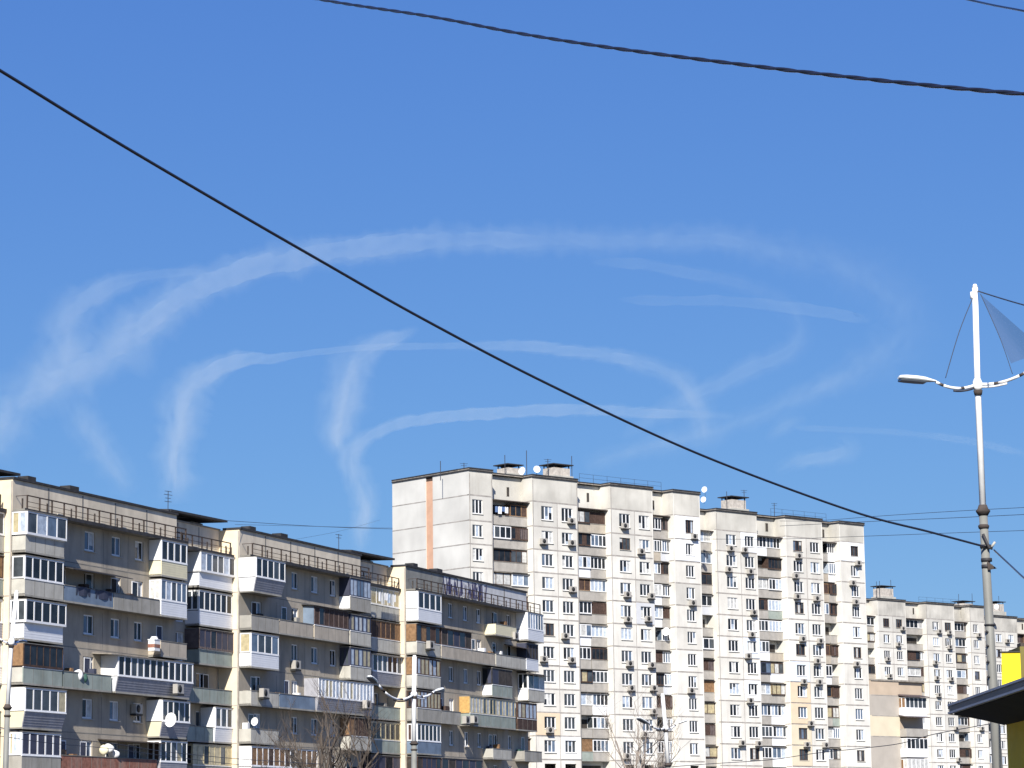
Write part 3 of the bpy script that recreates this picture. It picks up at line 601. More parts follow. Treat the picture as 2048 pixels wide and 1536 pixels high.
# --- balconies of the left block.  Each: u0, u1, floor, wall v, depth, parapet, glazing spec
PALS = {'dark': ['glass_dark', 'glass_dark', 'glass_mid'], 'mix': ['glass_dark', 'glass_mid', 'glass_blue', 'curtain'], 'blue': ['glass_blue', 'curtain_blue', 'glass_mid'],
        'light': ['curtain', 'curtain_warm', 'curtain_blue'], 'wood': ['brown_wood', 'glass_dark', 'light_wood'], 'warm': ['glass_dark', 'curtain_warm', 'glass_mid'], 'black': ['interior', 'glass_dark', 'dark_navy']}
def lbalc(u0, u1, f, par='concrete', sidepar=None, gl=None, n=4, side=None, sn=2, pal='mix', spal=None, vw=0.0, V=1.0, flare=0.0, over=0.0, z0=None, h=1.0, roof=None, post=.12, right=True, top=2.62, hdr=None, fm=None):
    z = (FZ[f] if z0 is None else z0); x0, x1 = X(u0), X(u1)
    b = MB(); sidepar = sidepar or par; vo = vw + V; vt = vo + flare
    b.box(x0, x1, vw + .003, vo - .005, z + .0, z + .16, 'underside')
    b.box(x0 - .02, x1 + .02, vo - .005, vo + .02, z - .02, z + .10, 'concrete')
    # parapet: front, left side, right side; it may lean outwards
    th = .07
    def slab(pa, pb, pa2, pb2, m):   # plan points bottom a,b (outer), top a,b (outer); inner offset handled by caller
        b.hexa(pa + pb2 if False else [pa[0], pb[0], pb[1], pa[1], pa2[0], pb2[0], pb2[1], pa2[1]], m)
    za, zb = z + .10, z + .10 + h
    fl = flare * .6
    b.hexa([(x0, -vo, za), (x1, -vo, za), (x1, -vo + th, za), (x0, -vo + th, za), (x0 - fl, -vt, zb), (x1 + fl * .5, -vt, zb), (x1 + fl * .5, -vt + th, zb), (x0 - fl, -vt + th, zb)], par)
    b.hexa([(x0, -vo + th + .002, za), (x0 + th, -vo + th + .002, za), (x0 + th, -vw, za), (x0, -vw, za), (x0 - fl, -vt + th + .002, zb), (x0 + th - fl, -vt + th + .002, zb), (x0 + th - fl, -vw, zb), (x0 - fl, -vw, zb)], sidepar)
    b.hexa([(x1 - th, -vo + th + .002, za), (x1, -vo + th + .002, za), (x1, -vw, za), (x1 - th, -vw, za), (x1 - th + fl * .5, -vt + th + .002, zb), (x1 + fl * .5, -vt + th + .002, zb), (x1 + fl * .5, -vw, zb), (x1 - th + fl * .5, -vw, zb)], par)
    if par in ('grey_siding', 'white_siding', 'cream_siding'):
        for k in range(1, 6):
            t = k / 6; zz = za + (zb - za) * t
            b.box(x0 - fl * t, x1 + fl * .5 * t, vo + flare * t - .01, vo + flare * t + .008, zz - .008, zz + .008, par)
    elif par not in ('blue_sheet',):
        nn = max(1, round((x1 - x0) / 1.3))
        for k in range(1, nn): 
            xx = x0 + (x1 - x0) * k / nn; b.box(xx - .02, xx + .02, vo + .002, vo + .008, za, zb, 'underside')
    b.box(x0 - fl - .02, x1 + fl * .5 + .02, vt - .06, vt + .03, zb, zb + .05, 'underside' if not gl else (fm or 'white_pvc'))
    o = b.build('balcony', left)
    if gl:
        fm = fm or gl; F, P = MB(), MB(); g0 = zb + .05; g1 = z + top; vg = vt + over; xa, xb = x0 - fl - over * .6, x1 + fl * .5 + over * .3
        if over: F.box(xa, xb, vw + .02, vg, g0, g0 + .06, fm); g0 += .06
        glazing_run(F, P, (xa, vg), (xb, vg), g0, g1, n, fm, post, PALS[pal], rng, (0, 1))
        if side == 'solid': F.box(xa - .04, xa + .01, vw + .01, vg - .06, g0, g1, fm)
        elif side: F.box(xa - .04, xa + .01, vw + .01, vg - .06, g0, g1, side)
        else: glazing_run(F, P, (xa, vw + .02), (xa, vg - .06), g0, g1, sn, fm, post, PALS[spal or pal], rng, (-1, 0))
        F.box(xb - .03, xb + .02, vw + .01, vg - .06, g0, g1, fm)
        if hdr: F.box(xa, xb, vg - .08, vg - .003, g1 + .002, g1 + .16, hdr)
        F.box(xa - .03, xb + .03, vw + .01, vg + .04, g1 + .163 if hdr else g1 + .003, g1 + (.2 if hdr else .05), 'underside')
        gg = F.build('glazing', o); P.build('pane', gg)
    if not gl and top > 2:
        nd = max(1, int((x1 - x0) / 3.2))
        for k in range(nd):
            d_ = MB(); q_ = MB(); xd = x0 + (x1 - x0) * (k + .5) / nd - .6 + rng.uniform(-.3, .3)
            d_.box(xd - .06, xd, vw + .004, vw + .04, z + .2, z + 2.3, 'white_pvc'); d_.box(xd + .75, xd + .81, vw + .004, vw + .04, z + .2, z + 2.3, 'white_pvc'); d_.box(xd, xd + .75, vw + .004, vw + .04, z + 2.24, z + 2.3, 'white_pvc')
            q_.box(xd, xd + .75, vw + .005, vw + .02, z + .2, z + 2.24, rng.choice(['glass_dark', 'dark_navy', 'interior', 'glass_mid']))
            d_.build('door_frame', o); q_.build('door_leaf', o)
        for k in range(max(1, int((x1 - x0) / 1.6))):
            cl_ = MB(); wc = (x1 - x0 - .6) / max(1, int((x1 - x0) / 1.6)); xc = x0 + .2 + k * wc + rng.uniform(0, wc * .4); hh = rng.uniform(.9, 1.7); cl_.box(xc, xc + rng.uniform(.2, wc * .5), vw + .05, vw + rng.uniform(.3, .7), z + .17, z + hh, rng.choice(['interior', 'brown_wood', 'light_wood', 'cloth_white', 'dark_navy', 'green_net', 'concrete']))
            cl_.build('stored_box', o)
    if roof:
        rr = MB(); m_, ov, drop = roof; zt_ = z + 2.72
        rr.hexa([(x0 - .3, -vo - ov, zt_ - drop), (x1 + .3, -vo - ov, zt_ - drop), (x1 + .3, -vw, zt_), (x0 - .3, -vw, zt_), (x0 - .3, -vo - ov, zt_ - drop + .05), (x1 + .3, -vo - ov, zt_ - drop + .05), (x1 + .3, -vw, zt_ + .06), (x0 - .3, -vw, zt_ + .06)], m_)
        rr.build('balcony_roof', o)
    return o
WS, GS, CS, CO, CL = 'white_siding', 'grey_siding', 'cream_siding', 'concrete', 'concrete_light'
# section one, column A (next to the cream return)
A1 = (153.05, 157.9)
lbalc(*A1, 9, CL, gl='white_pvc', n=4, pal='blue', spal='light', over=.18, top=2.66)
lbalc(*A1, 8, CL, gl='white_pvc', n=5, pal='dark', sn=1, spal='mix')
lbalc(*A1, 7, WS, gl='white_pvc', n=5, pal='dark', spal='warm', over=.22)
lbalc(*A1, 6, 'green_parapet', sidepar=CL, gl='brown_wood', n=6, pal='black', side='light_wood', post=.07, over=.05)
lbalc(*A1, 5, GS, sidepar=CS, gl='white_pvc', n=5, pal='warm', side='solid', flare=.3)
lbalc(*A1, 4, CO, gl='white_pvc', n=5, pal='black', spal='light', sn=3, post=.14)
lbalc(158.1, 164.6, 8, 'blue_sheet', V=.95)
lbalc(164.7, 171.2, 8, CO, V=.95)
lbalc(158.1, 164.5, 6, 'green_parapet', V=.95)
lbalc(158.1, 171.0, 4, 'red_board', V=.95, h=1.15, roof=None)
B1 = (171.35, 175.2)
lbalc(*B1, 9, 'cream_siding', gl='white_pvc', n=4, pal='dark', side='solid', post=.16, top=2.6)
lbalc(*B1, 8, WS, gl='white_pvc', n=5, pal='blue', spal='mix', sn=2)
lbalc(*B1, 7, 'parapet_beige')
lbalc(164.9, 175.5, 6, GS, sidepar=WS, gl='white_pvc', n=12, pal='dark', side='solid', flare=.3, V=1.05, post=.17, roof=None, top=2.55)
lbalc(*B1, 5, GS, sidepar=CS, gl='white_pvc', n=5, pal='dark', side='solid', flare=.28)
lbalc(*B1, 4, 'grey_siding', gl='white_pvc', n=5, pal='warm', spal='wood', flare=.1)
N1 = (180.0, 185.35)
lbalc(*N1, 9, WS, gl='white_pvc', n=6, pal='blue', side='solid', vw=NV, V=1.15, over=.2)
lbalc(*N1, 8, WS, gl='white_pvc', n=6, pal='dark', vw=NV, V=1.15)
lbalc(*N1, 7, 'green_parapet', gl='ribbed_brown', n=6, pal='black', side='ribbed_brown', vw=NV, V=1.15, over=.1, post=.06)
lbalc(178.2, 185.35, 6, 'green_parapet', vw=NV, V=1.15)
lbalc(182.6, 185.35, 5, WS, gl='white_pvc', n=3, pal='dark', side='solid', vw=NV, V=1.15, flare=.1, post=.2)
lbalc(178.4, 182.4, 5, 'green_parapet', vw=NV, V=1.1)
lbalc(179.2, 185.35, 4, CO, gl='curtain_warm', n=7, pal='warm', vw=NV, V=1.15, post=.12)
# section zero, only its last column shows at the left edge
N0 = (147.4, 152.95)
lbalc(*N0, 9, CL, gl='white_pvc', n=5, pal='mix', vw=NV, V=1.15)
lbalc(*N0, 8, 'green_parapet', gl='brown_wood', n=4, pal='wood', vw=NV, V=1.15)
lbalc(*N0, 7, GS, gl='white_pvc', n=5, pal='warm', vw=NV, V=1.15)
lbalc(*N0, 6, WS, gl='white_pvc', n=2, pal='light', vw=NV, V=1.15)
lbalc(*N0, 5, 'green_parapet', vw=NV, V=1.15)
lbalc(*N0, 4, CO, vw=NV, V=1.15, gl='brown_wood', n=4, pal='dark')
# section two
A2 = (185.5, 190.2)
lbalc(*A2, 9, GS, sidepar=WS, gl='white_pvc', n=5, pal='dark', side='solid', V=1.2, flare=.3)
lbalc(*A2, 8, CO)
lbalc(*A2, 7, WS, gl='white_pvc', n=4, pal='blue', spal='light', sn=1)
lbalc(*A2, 6, CL)
lbalc(*A2, 5, CL, h=1.0)
lbalc(185.5, 197.0, 4, CL, sidepar=WS, gl='white_pvc', n=12, pal='wood', side='solid', V=1.05)
lbalc(190.4, 196.4, 8, 'parapet_beige', V=.95)
lbalc(196.6, 203.0, 8, 'parapet_beige', gl='ribbed_brown', n=7, pal='wood', side='blue_sheet', V=1.0, post=.07, roof=('bitumen', .15, .1))
lbalc(190.4, 196.7, 6, 'blue_sheet', V=.98)
lbalc(196.9, 207.3, 6, GS, sidepar=GS, gl='white_pvc', n=16, pal='light', side='grey_siding', flare=.22, V=1.05, post=.2, h=1.0)
B2 = (203.4, 207.45)
lbalc(*B2, 9, CO, sidepar=WS, gl='dark_navy', n=6, pal='blue', side='dark_navy', post=.08)
lbalc(*B2, 8, CL, gl='dark_navy', n=5, pal='light', side='dark_navy', post=.25, top=2.45)
lbalc(*B2, 7, CL, gl='dark_navy', n=5, pal='light', spal='dark', post=.2)
lbalc(*B2, 5, CL, gl='brown_wood', n=5, pal='wood', spal='wood', post=.09)
lbalc(*B2, 4, CO)
N2 = (210.9, 216.95)
lbalc(*N2, 9, CL, gl='cloth_white', n=5, pal='light', vw=NV, V=1.15, post=.1)
lbalc(*N2, 8, 'concrete_light', gl='light_wood', n=6, pal='wood', vw=NV, V=1.2, post=.07)
lbalc(*N2, 7, 'grey_siding', gl='white_pvc', n=6, pal='dark', vw=NV, V=1.2, flare=.15, post=.2, roof=('capping', .35, .15))
lbalc(*N2, 6, 'green_parapet', vw=NV, V=1.15)
lbalc(*N2, 5, 'green_parapet', gl='curtain_warm', n=6, pal='dark', vw=NV, V=1.15, post=.16)
lbalc(*N2, 4, 'red_board', vw=NV, V=1.15, gl='ribbed_brown', n=4, pal='black')
# section three
A3 = (217.1, 222.3)
lbalc(*A3, 9, WS, gl='white_pvc', n=4, pal='dark', side='solid', V=1.15, post=.2)
lbalc(*A3, 8, CL, gl='brown_wood', n=5, pal='wood', side='light_wood', V=1.0, post=.08)
lbalc(*A3, 7, CL, gl='brown_wood', n=6, pal='light', side='light_wood', post=.2)
lbalc(*A3, 6, CO, gl='brown_wood', n=7, pal='light', spal='wood', post=.18)
lbalc(*A3, 5, 'blue_sheet', gl='white_pvc', n=6, pal='dark', spal='wood', post=.16)
lbalc(*A3, 4, CO, gl='brown_wood', n=5, pal='black', post=.08)
lbalc(222.6, 229.6, 8, 'parapet_beige', gl='ribbed_brown', n=5, pal='black', side='brown_wood', V=1.0, roof=('rust', .15, .1))
lbalc(229.7, 235.4, 8, 'parapet_beige', V=.95)
lbalc(235.3, 240.6, 9, 'cream_siding', V=1.1, h=.95)
lbalc(235.6, 243.2, 8, CL, V=1.0)
lbalc(243.4, 247.6, 9, WS, gl='white_pvc', n=6, pal='blue', side='solid', V=1.2, top=2.7)
lbalc(243.4, 246.6, 8, WS, gl='dark_navy', n=4, pal='black', side='dark_navy', V=1.0)
lbalc(234.6, 239.6, 7, 'green_parapet', sidepar=WS, gl='dark_metal', n=3, pal='black', V=1.0, post=.08)
lbalc(243.6, 247.9, 7, CL, sidepar=WS, gl='white_pvc', n=3, pal='mix', V=1.1, roof=('rust', .5, .25))
lbalc(222.5, 227.0, 6, CO, V=.95)
lbalc(229.0, 240.2, 6, 'green_parapet', gl='curtain_warm', n=14, pal='mix', side='yellow_wood', V=1.05, post=.2)
lbalc(241.0, 246.0, 6, 'brown_wood', gl='brown_wood', n=5, pal='light', V=1.0, post=.2)
lbalc(234.6, 239.2, 5, CL, V=1.0, h=.85)
lbalc(242.6, 247.2, 5, CO, V=1.0, h=.85)
lbalc(222.5, 232.0, 4, 'brown_wood', gl='ribbed_brown', n=6, pal='black', V=1.0)
# lean-to awnings over some balconies
def awning(u0, u1, f, m, out=1.5, dz=2.5, drop=.35):
    z = FZ[f] + dz; q = MB(); x0, x1 = X(u0), X(u1)
    q.hexa([(x0, -out, z - drop), (x1, -out, z - drop), (x1, -.005, z), (x0, -.005, z), (x0, -out, z - drop + .05), (x1, -out, z - drop + .05), (x1, -.005, z + .06), (x0, -.005, z + .06)], m)
    q.build('awning', left)
awning(158.3, 166.4, 8, 'dark_metal'); awning(163.5, 171.4, 6, 'capping', 1.5, 2.62, .1); awning(164.4, 171.3, 4, 'rust', 1.5, 2.5, .15)
awning(240.2, 243.6, 8, 'rust', 1.3, 2.3, .3)
# things standing on or hanging from the left block
def box_thing(name, label, cat, fr, u, v, z, dims, mats, group=None):
    o = empty(name, fr.w(u, v, z), math.pi / 2 - fr.a); tag(o, label, cat, group)
    return o
gf = MB(); rg = random.Random(4)
g0, g1 = 225.6, 235.2
gf.quad([(X(225.5), -.004, ZA + .05), (X(235.3), -.004, ZA + .05), (X(235.3), -.004, ZR - .15), (X(225.5), -.004, ZR - .15)], 'attic_white')
for k in range(64):      # spray lettering across the attic of the third section: tall crossing strokes
    u = g0 + (g1 - g0) * (k / 63) + rg.uniform(-.1, .1); z = ZA + rg.uniform(.08, .6); hgt = rg.uniform(.8, 1.7); sl = rg.uniform(-.5, .5); wd = rg.uniform(.12, .34)
    y = -.006 - k * .0006
    gf.quad([(X(u), y, z), (X(u) + wd, y, z), (X(u) + wd + sl, y, min(z + hgt, ZR - .12)), (X(u) + sl, y, min(z + hgt, ZR - .12))], rg.choice(['graffiti_purple', 'graffiti_white', 'graffiti_dark', 'graffiti_dark', 'graffiti_purple']))
gf.build('graffiti', left)
# ------------------------------------------------------------ air conditioners
def make_ac(name='air_conditioner', s=1.0):
    r = empty(name, (0, 0, 0))
    b = MB(); b.box(-.40 * s, .40 * s, .08, .46, -.28 * s, .28 * s, 'ac_shaded_white'); b.build('casing', r)
    f = MB(); f.tube([(-.1 * s, -.455, 0), (-.1 * s, -.475, 0)], [.23 * s, .23 * s], 'ac_dark', 14); f.build('fan', r, True)
    k = MB(); k.box(-.42 * s, .42 * s, 0.0, .48, -.40 * s, -.30 * s, 'ac_dark'); k.build('bracket', r)  # bracket as a full dark slab, the unit's shadow put into its black
    return r
ac0 = make_ac(s=1.18); used = [False]
def copy_tree(o, parent=None):
    c_ = o.copy(); C.objects.link(c_); c_.parent = parent
    for ch in o.children: 
        d_ = copy_tree(ch, c_)
    return c_
labels_used = {}
def put(proto, state, fr, x, y, v, label, cat, group, dz=0.0):
    o = proto if not state[0] else copy_tree(proto); state[0] = True
    u, z = fr.inv(x, y, v); o.location = fr.w(u, v, z + dz); o.rotation_euler = (0, 0, math.pi / 2 - fr.a)
    labels_used.setdefault(label, []).append(o); tag(o, label, cat, group)
    return o
NAME = {0: ('orange-striped block', T1, t1_bays, zs1), 1: ('stepped-back tall block', T2, t2_bays, zs2), 2: ('distant block behind annex', T3, b3, [39.75] + j3), 3: ('farthest block by the lamp', T4, b4, [39.0 - 2.79 * k for k in range(12)])}
ACS = [(0, 1143, 1048), (0, 1088, 1089), (0, 1144, 1092), (0, 1250, 1058), (0, 1283, 1109), (0, 1389, 1079), (0, 1146, 1185), (0, 1255, 1195), (0, 1303, 1198), (0, 1386, 1212), (0, 1256, 1245), (0, 1297, 1244), (0, 1131, 1278), (0, 1088, 1324), (0, 1144, 1326), (0, 1260, 1333), (0, 1304, 1336), (0, 1263, 1382), (0, 1308, 1382), (0, 1383, 1387), (0, 1308, 1429), (0, 1100, 1466), (0, 1290, 1475), (0, 1254, 1518),
       (1, 1462, 1103), (1, 1490, 1106), (1, 1598, 1118), (1, 1458, 1145), (1, 1501, 1149), (1, 1717, 1132), (1, 1592, 1158), (1, 1706, 1172), (1, 1634, 1203), (1, 1595, 1199), (1, 1712, 1210), (1, 1508, 1231), (1, 1504, 1275), (1, 1606, 1284), (1, 1641, 1288), (1, 1497, 1318), (1, 1635, 1328), (1, 1714, 1334), (1, 1608, 1369), (1, 1639, 1370), (1, 1501, 1407), (1, 1622, 1453), (1, 1485, 1492), (1, 1518, 1493), (1, 1614, 1495), (1, 1652, 1496),
       (2, 1807, 1263), (2, 1777, 1324), (2, 1798, 1295), (2, 1781, 1358), (2, 1880, 1269), (2, 1900, 1271), (2, 1959, 1276), (2, 1901, 1300), (2, 1872, 1331), (2, 1875, 1362), (2, 1904, 1364), (2, 1879, 1396), (2, 1914, 1463), (2, 1965, 1463), (2, 1919, 1525), (3, 2016, 1288)]
BAYN = {0: ['corner bay', 'second bay', 'third bay', 'right end bay'], 1: ['first bay', 'middle bay', 'end bay'], 2: ['first bay', 'middle bay', 'end bay'], 3: ['bay', 'bay']}
for bi, x, y in ACS:
    nm, fr, bays, zz = NAME[bi]
    x -= 3; y -= 6
    u, z = fr.inv(x, y, .2)
    k = min(range(len(bays)), key=lambda q: abs((bays[q][0] + bays[q][1]) / 2 - u)); b_ = bays[k]
    side = '' if len(b_[2]) < 2 else ('left in ' if u < (b_[0] + b_[1]) / 2 else 'right in ')
    fl = max(1, sum(1 for q in zz if q > z - .4))
    put(ac0, used, fr, x, y, 0.0, 'air conditioner %s%s, %s storey down, %s' % (side, BAYN[bi][k], ORD[min(fl, 13)], nm), 'air conditioner', 'air conditioners on the panel blocks')
LACS = [(522, 1386, 1.05, 'on the open balcony right of the middle cream pillar'), (350, 1378, 1.4, 'on the long white-glazed balcony'), (855, 1290, 1.05, 'below the brown glazed balcony right of the right cream pillar'), (586, 1330, .0, 'on the shaded wall above the blue balcony sheets'), (728, 1409, 1.35, 'at the right end of the long slatted balcony'), (1025, 1272, .9, 'beside the white corner balcony of the long block'), (267, 1418, .0, 'on the shaded wall beside an open window'), (927, 1440, 1.05, 'left of two on the concrete balcony with the yellow board'), (943, 1439, 1.05, 'right of two on the concrete balcony with the yellow board')]
for x, y, v, t in LACS:
    put(ac0, used, LF, x, y, v, 'white air conditioner ' + t, 'air conditioner', 'air conditioners on the long weathered block')
for lb, os_ in labels_used.items():
    if len(os_) > 1:
        os_.sort(key=lambda o: (o.location.x, -o.location.z))
        for q, o in enumerate(os_): o['label'] = lb + (', ' + ['left', 'right', 'lower', 'last'][min(q, 3)] + ' one')

# ------------------------------------------------------------ satellite dishes
def dish(P, r, face, label, mast=0.5):
    o = empty('satellite_dish', P); tag(o, label, 'satellite dish', 'satellite dishes')
    b = MB(); N = 16; rings = []
    f = Vector(face).normalized(); s_ = f.cross(Vector((0, 0, 1))).normalized(); t_ = s_.cross(f)
    for k in range(5):
        rr = r * k / 4; dep = (rr / r) ** 2 * r * .28
        rings.append([tuple(f * (.12 + dep) + (s_ * math.cos(2 * math.pi * q / N) + t_ * math.sin(2 * math.pi * q / N) * 1.08) * max(rr, .01) + Vector((0, 0, mast))) for q in range(N)])
    for a, c_ in zip(rings, rings[1:]):
        for q in range(N): b.quad([a[q], a[(q + 1) % N], c_[(q + 1) % N], c_[q]], 'dish_white')
    b.build('reflector', o, True)
    m = MB(); m.tube([(0, 0, 0), (0, 0, mast)], .025, 'dark_metal', 6); m.build('mast', o)
    a = MB(); p0 = t_ * (-r * .8) + f * .2 + Vector((0, 0, mast)); p1 = f * (r * 1.1 + .1) + Vector((0, 0, mast)); a.tube([p0, p1], .015, 'dark_metal', 5); a.box(0, 0.01, 0, .01, 0, .01, 'dark_metal'); a.tube([p1, p1 + f * .1], .035, 'ac_shaded_white', 6); a.build('feed_arm', o)
FACE = Vector((-.45, -1, .25))
zr1 = 44.75
def on(fr, x, y, v, mast): u, z = fr.inv(x, y, v); return fr.w(u, v, z - mast)
dish(on(T1, 1410, 980, -1, .9), .37, FACE, 'upper white satellite dish on the mast at the step between the tall blocks', .9)
dish(on(T1, 1408, 1000, -.6, .5), .36, FACE, 'lower white satellite dish at the step between the tall blocks', .5)
dish(on(T1, 1073, 940, -1.5, .5), .42, (.2, -1, .3), 'white satellite dish on the roof, beside the right brick vent stack', .5)
dish(on(T1, 1046, 943, -1.5, .3), .45, (-.6, -1, .3), 'white satellite dish on the roof, beside the left low vent stack', .3)
dish(on(LF, 345, 1441, 1.7, .2), .48, (-.5, -1, .2), 'large white satellite dish in front of the grey-sided balcony', .2)
dish(on(LF, 512, 1444, 1.1, .2), .30, (-.5, -1, .2), 'small white dish behind the concrete balcony right of the middle cream pillar', .2)
dish(on(T1, 1334, 1264, -.4, .1), .5, (-.5, -1, .2), 'white satellite dish on a dark open balcony of the striped block', .1)
dish(on(T3, 1994, 1214, -3, .3), .45, (-.5, -1, .2), 'white satellite dish on the farthest roof, just right of the lamp post', .3)

# ------------------------------------------------------------ roof stacks and antennas
def stack(fr, x0, x1, y0, y1, v, label, cap_h=.12, over=.35, tilt=0):
    u0, z0 = fr.inv(x0, y1, v); u1, _ = fr.inv(x1, y1, v); _, z1 = fr.inv((x0 + x1) / 2, y0, v)
    o = on_frame('vent_stack', fr, u0); tag(o, label, 'roof vent', 'vent stacks on the flat roofs'); L = u1 - u0
    o.location.z = z0
    h = z1 - z0
    b = MB(); b.box(0, L, v, v - 2.0, 0, h, 'brick'); b.box(-.3, L + .3, v + .3, v - 2.2, -.9, .12, 'concrete_light'); b.build('shaft', o)
    c = MB()
    for xx in (.1, L - .1):
        for vv in (v - .1, v - 1.9): c.box(xx - .05, xx + .05, vv - .05, vv + .05, h, h + .35, 'dark_metal')
    c.box(-over, L + over, v + .3, v - 2.3, h + .35, h + .35 + cap_h, 'bitumen'); c.box(.1, .8, v - .3, v - 1.4, h, h + .34, 'bitumen'); c.build('cap', o)
stack(T1, 1016, 1040, 936, 948, -4, 'low vent stack with dark cap, left of two on the striped block')
stack(T1, 1108, 1140, 936, 952, -3, 'tall vent stack with dark cap, right of two on the striped block')
stack(T2, 1464, 1492, 1000, 1018, -3, 'pale vent stack with dark cap on the stepped-back block')
stack(T3, 1764, 1787, 1177, 1194, -3, 'vent stack with dark cap at the left end of the distant block')
stack(T3, 1926, 1946, 1207, 1212, -3, 'low vent stack with flat cap near the lamp post on the distant block')
stack(T4, 1992, 2008, 1208, 1224, -3, 'vent stack with flat cap on the farthest block')
AN = [(T1, 881, 922, 944, 'single', 'thin antenna mast over the blank gable'), (T1, 928, 926, 940, 'cross', 'short antenna with crossbar at the gable corner'), (T1, 1010, 910, 944, 'single', 'tall thin mast left of the first vent stack'),
      (T1, 1053.5, 901, 946, 'single', 'tallest mast, between the two vent stacks'), (T1, 1096, 918, 948, 'cross', 'short mast with small antenna left of the tall vent stack'), (T1, 1144, 912, 958, 'single', 'mast on the right of the tall vent stack'),
      (T2, 1454, 983, 1014, 'single', 'short mast left of the pale vent stack'), (T2, 1489, 980, 1020, 'cross', 'antenna behind the pale vent stack'), (T2, 1549, 1006, 1030, 'cross', 'low flat antenna on the stepped-back block'),
      (T3, 1754, 1163, 1196, 'single', 'left mast of the pair over the distant block'), (T3, 1760, 1162, 1196, 'single', 'right mast of the pair over the distant block'), (T3, 1782, 1160, 1178, 'single', 'mast over the capped stack of the distant block'), (T3, 1918, 1188, 1212, 'single', 'mast left of the low stack near the lamp post'), (T3, 1945, 1187, 1214, 'single', 'mast right of the low stack near the lamp post'), (T4, 1998, 1192, 1210, 'single', 'mast on the farthest vent stack'),
      (LF, 336, 982, 1020, 'tree', 'bristly aerial on the left part of the long weathered roof'), (LF, 677.5, 1068, 1106, 'cross', 'small cross aerial on the middle part of the long weathered roof')]
for fr, x, y0, y1, kind, lb in AN:
    v = -3 if fr is not LF else -.8
    u, z0 = fr.inv(x, y1, v); _, z1 = fr.inv(x, y0, v)
    z0 -= 1.0
    o = empty('antenna', fr.w(u, v, z0), math.pi / 2 - fr.a); tag(o, 'grey ' + lb, 'antenna', 'antennas on the roofs'); h = z1 - z0
    m = MB(); m.tube([(0, 0, 0), (0, 0, h)], .045 if fr is not LF else .03, 'wire_grey', 6); m.build('mast', o)
    if kind != 'single':
        e = MB()
        for zz, wd in ((h - .1, .6), (h - .35, .45)) if kind == 'cross' else ((h - .05, .5), (h - .3, .6), (h - .55, .4), (h - .8, .5)):
            e.tube([(-wd, 0, zz), (wd, 0, zz + .05)], .022, 'wire_grey', 5)
        e.build('aerial_rods', o)
# roof guard rails on the tall blocks
def guard(fr, pts, v, label, h=1.0):
    o = MB(); prev = None
    P0 = fr.w(pts[0], v, 0)
    for a, b in zip(pts, pts[1:]):
        n_ = max(1, int(abs(b - a) / 2.2))
        for k in range(n_ + 1):
            u = a + (b - a) * k / n_; o.tube([fr.w(u, v, zr_) for zr_ in (ZG, ZG + h)], .02, 'wire_grey', 4)
        for hh in (h, h * .5): o.tube([fr.w(a, v, ZG + hh), fr.w(b, v, ZG + hh)], .015, 'wire_grey', 4)
    tag(o.build('roof_railing', loc=tuple(P0)), label, 'railing')
ZG = 45.0; guard(T1, [226.5, 240.5], -1.2, 'thin grey guard rail along the roof of the striped block')
ZG = 44.4; guard(T2, [268, 279], -1.2, 'thin grey guard rail along the roof of the stepped-back block')
ZG = 42.6; guard(T3, [u3(1850), u3(1930)], -1.2, 'thin guard rail along the roof of the distant block')

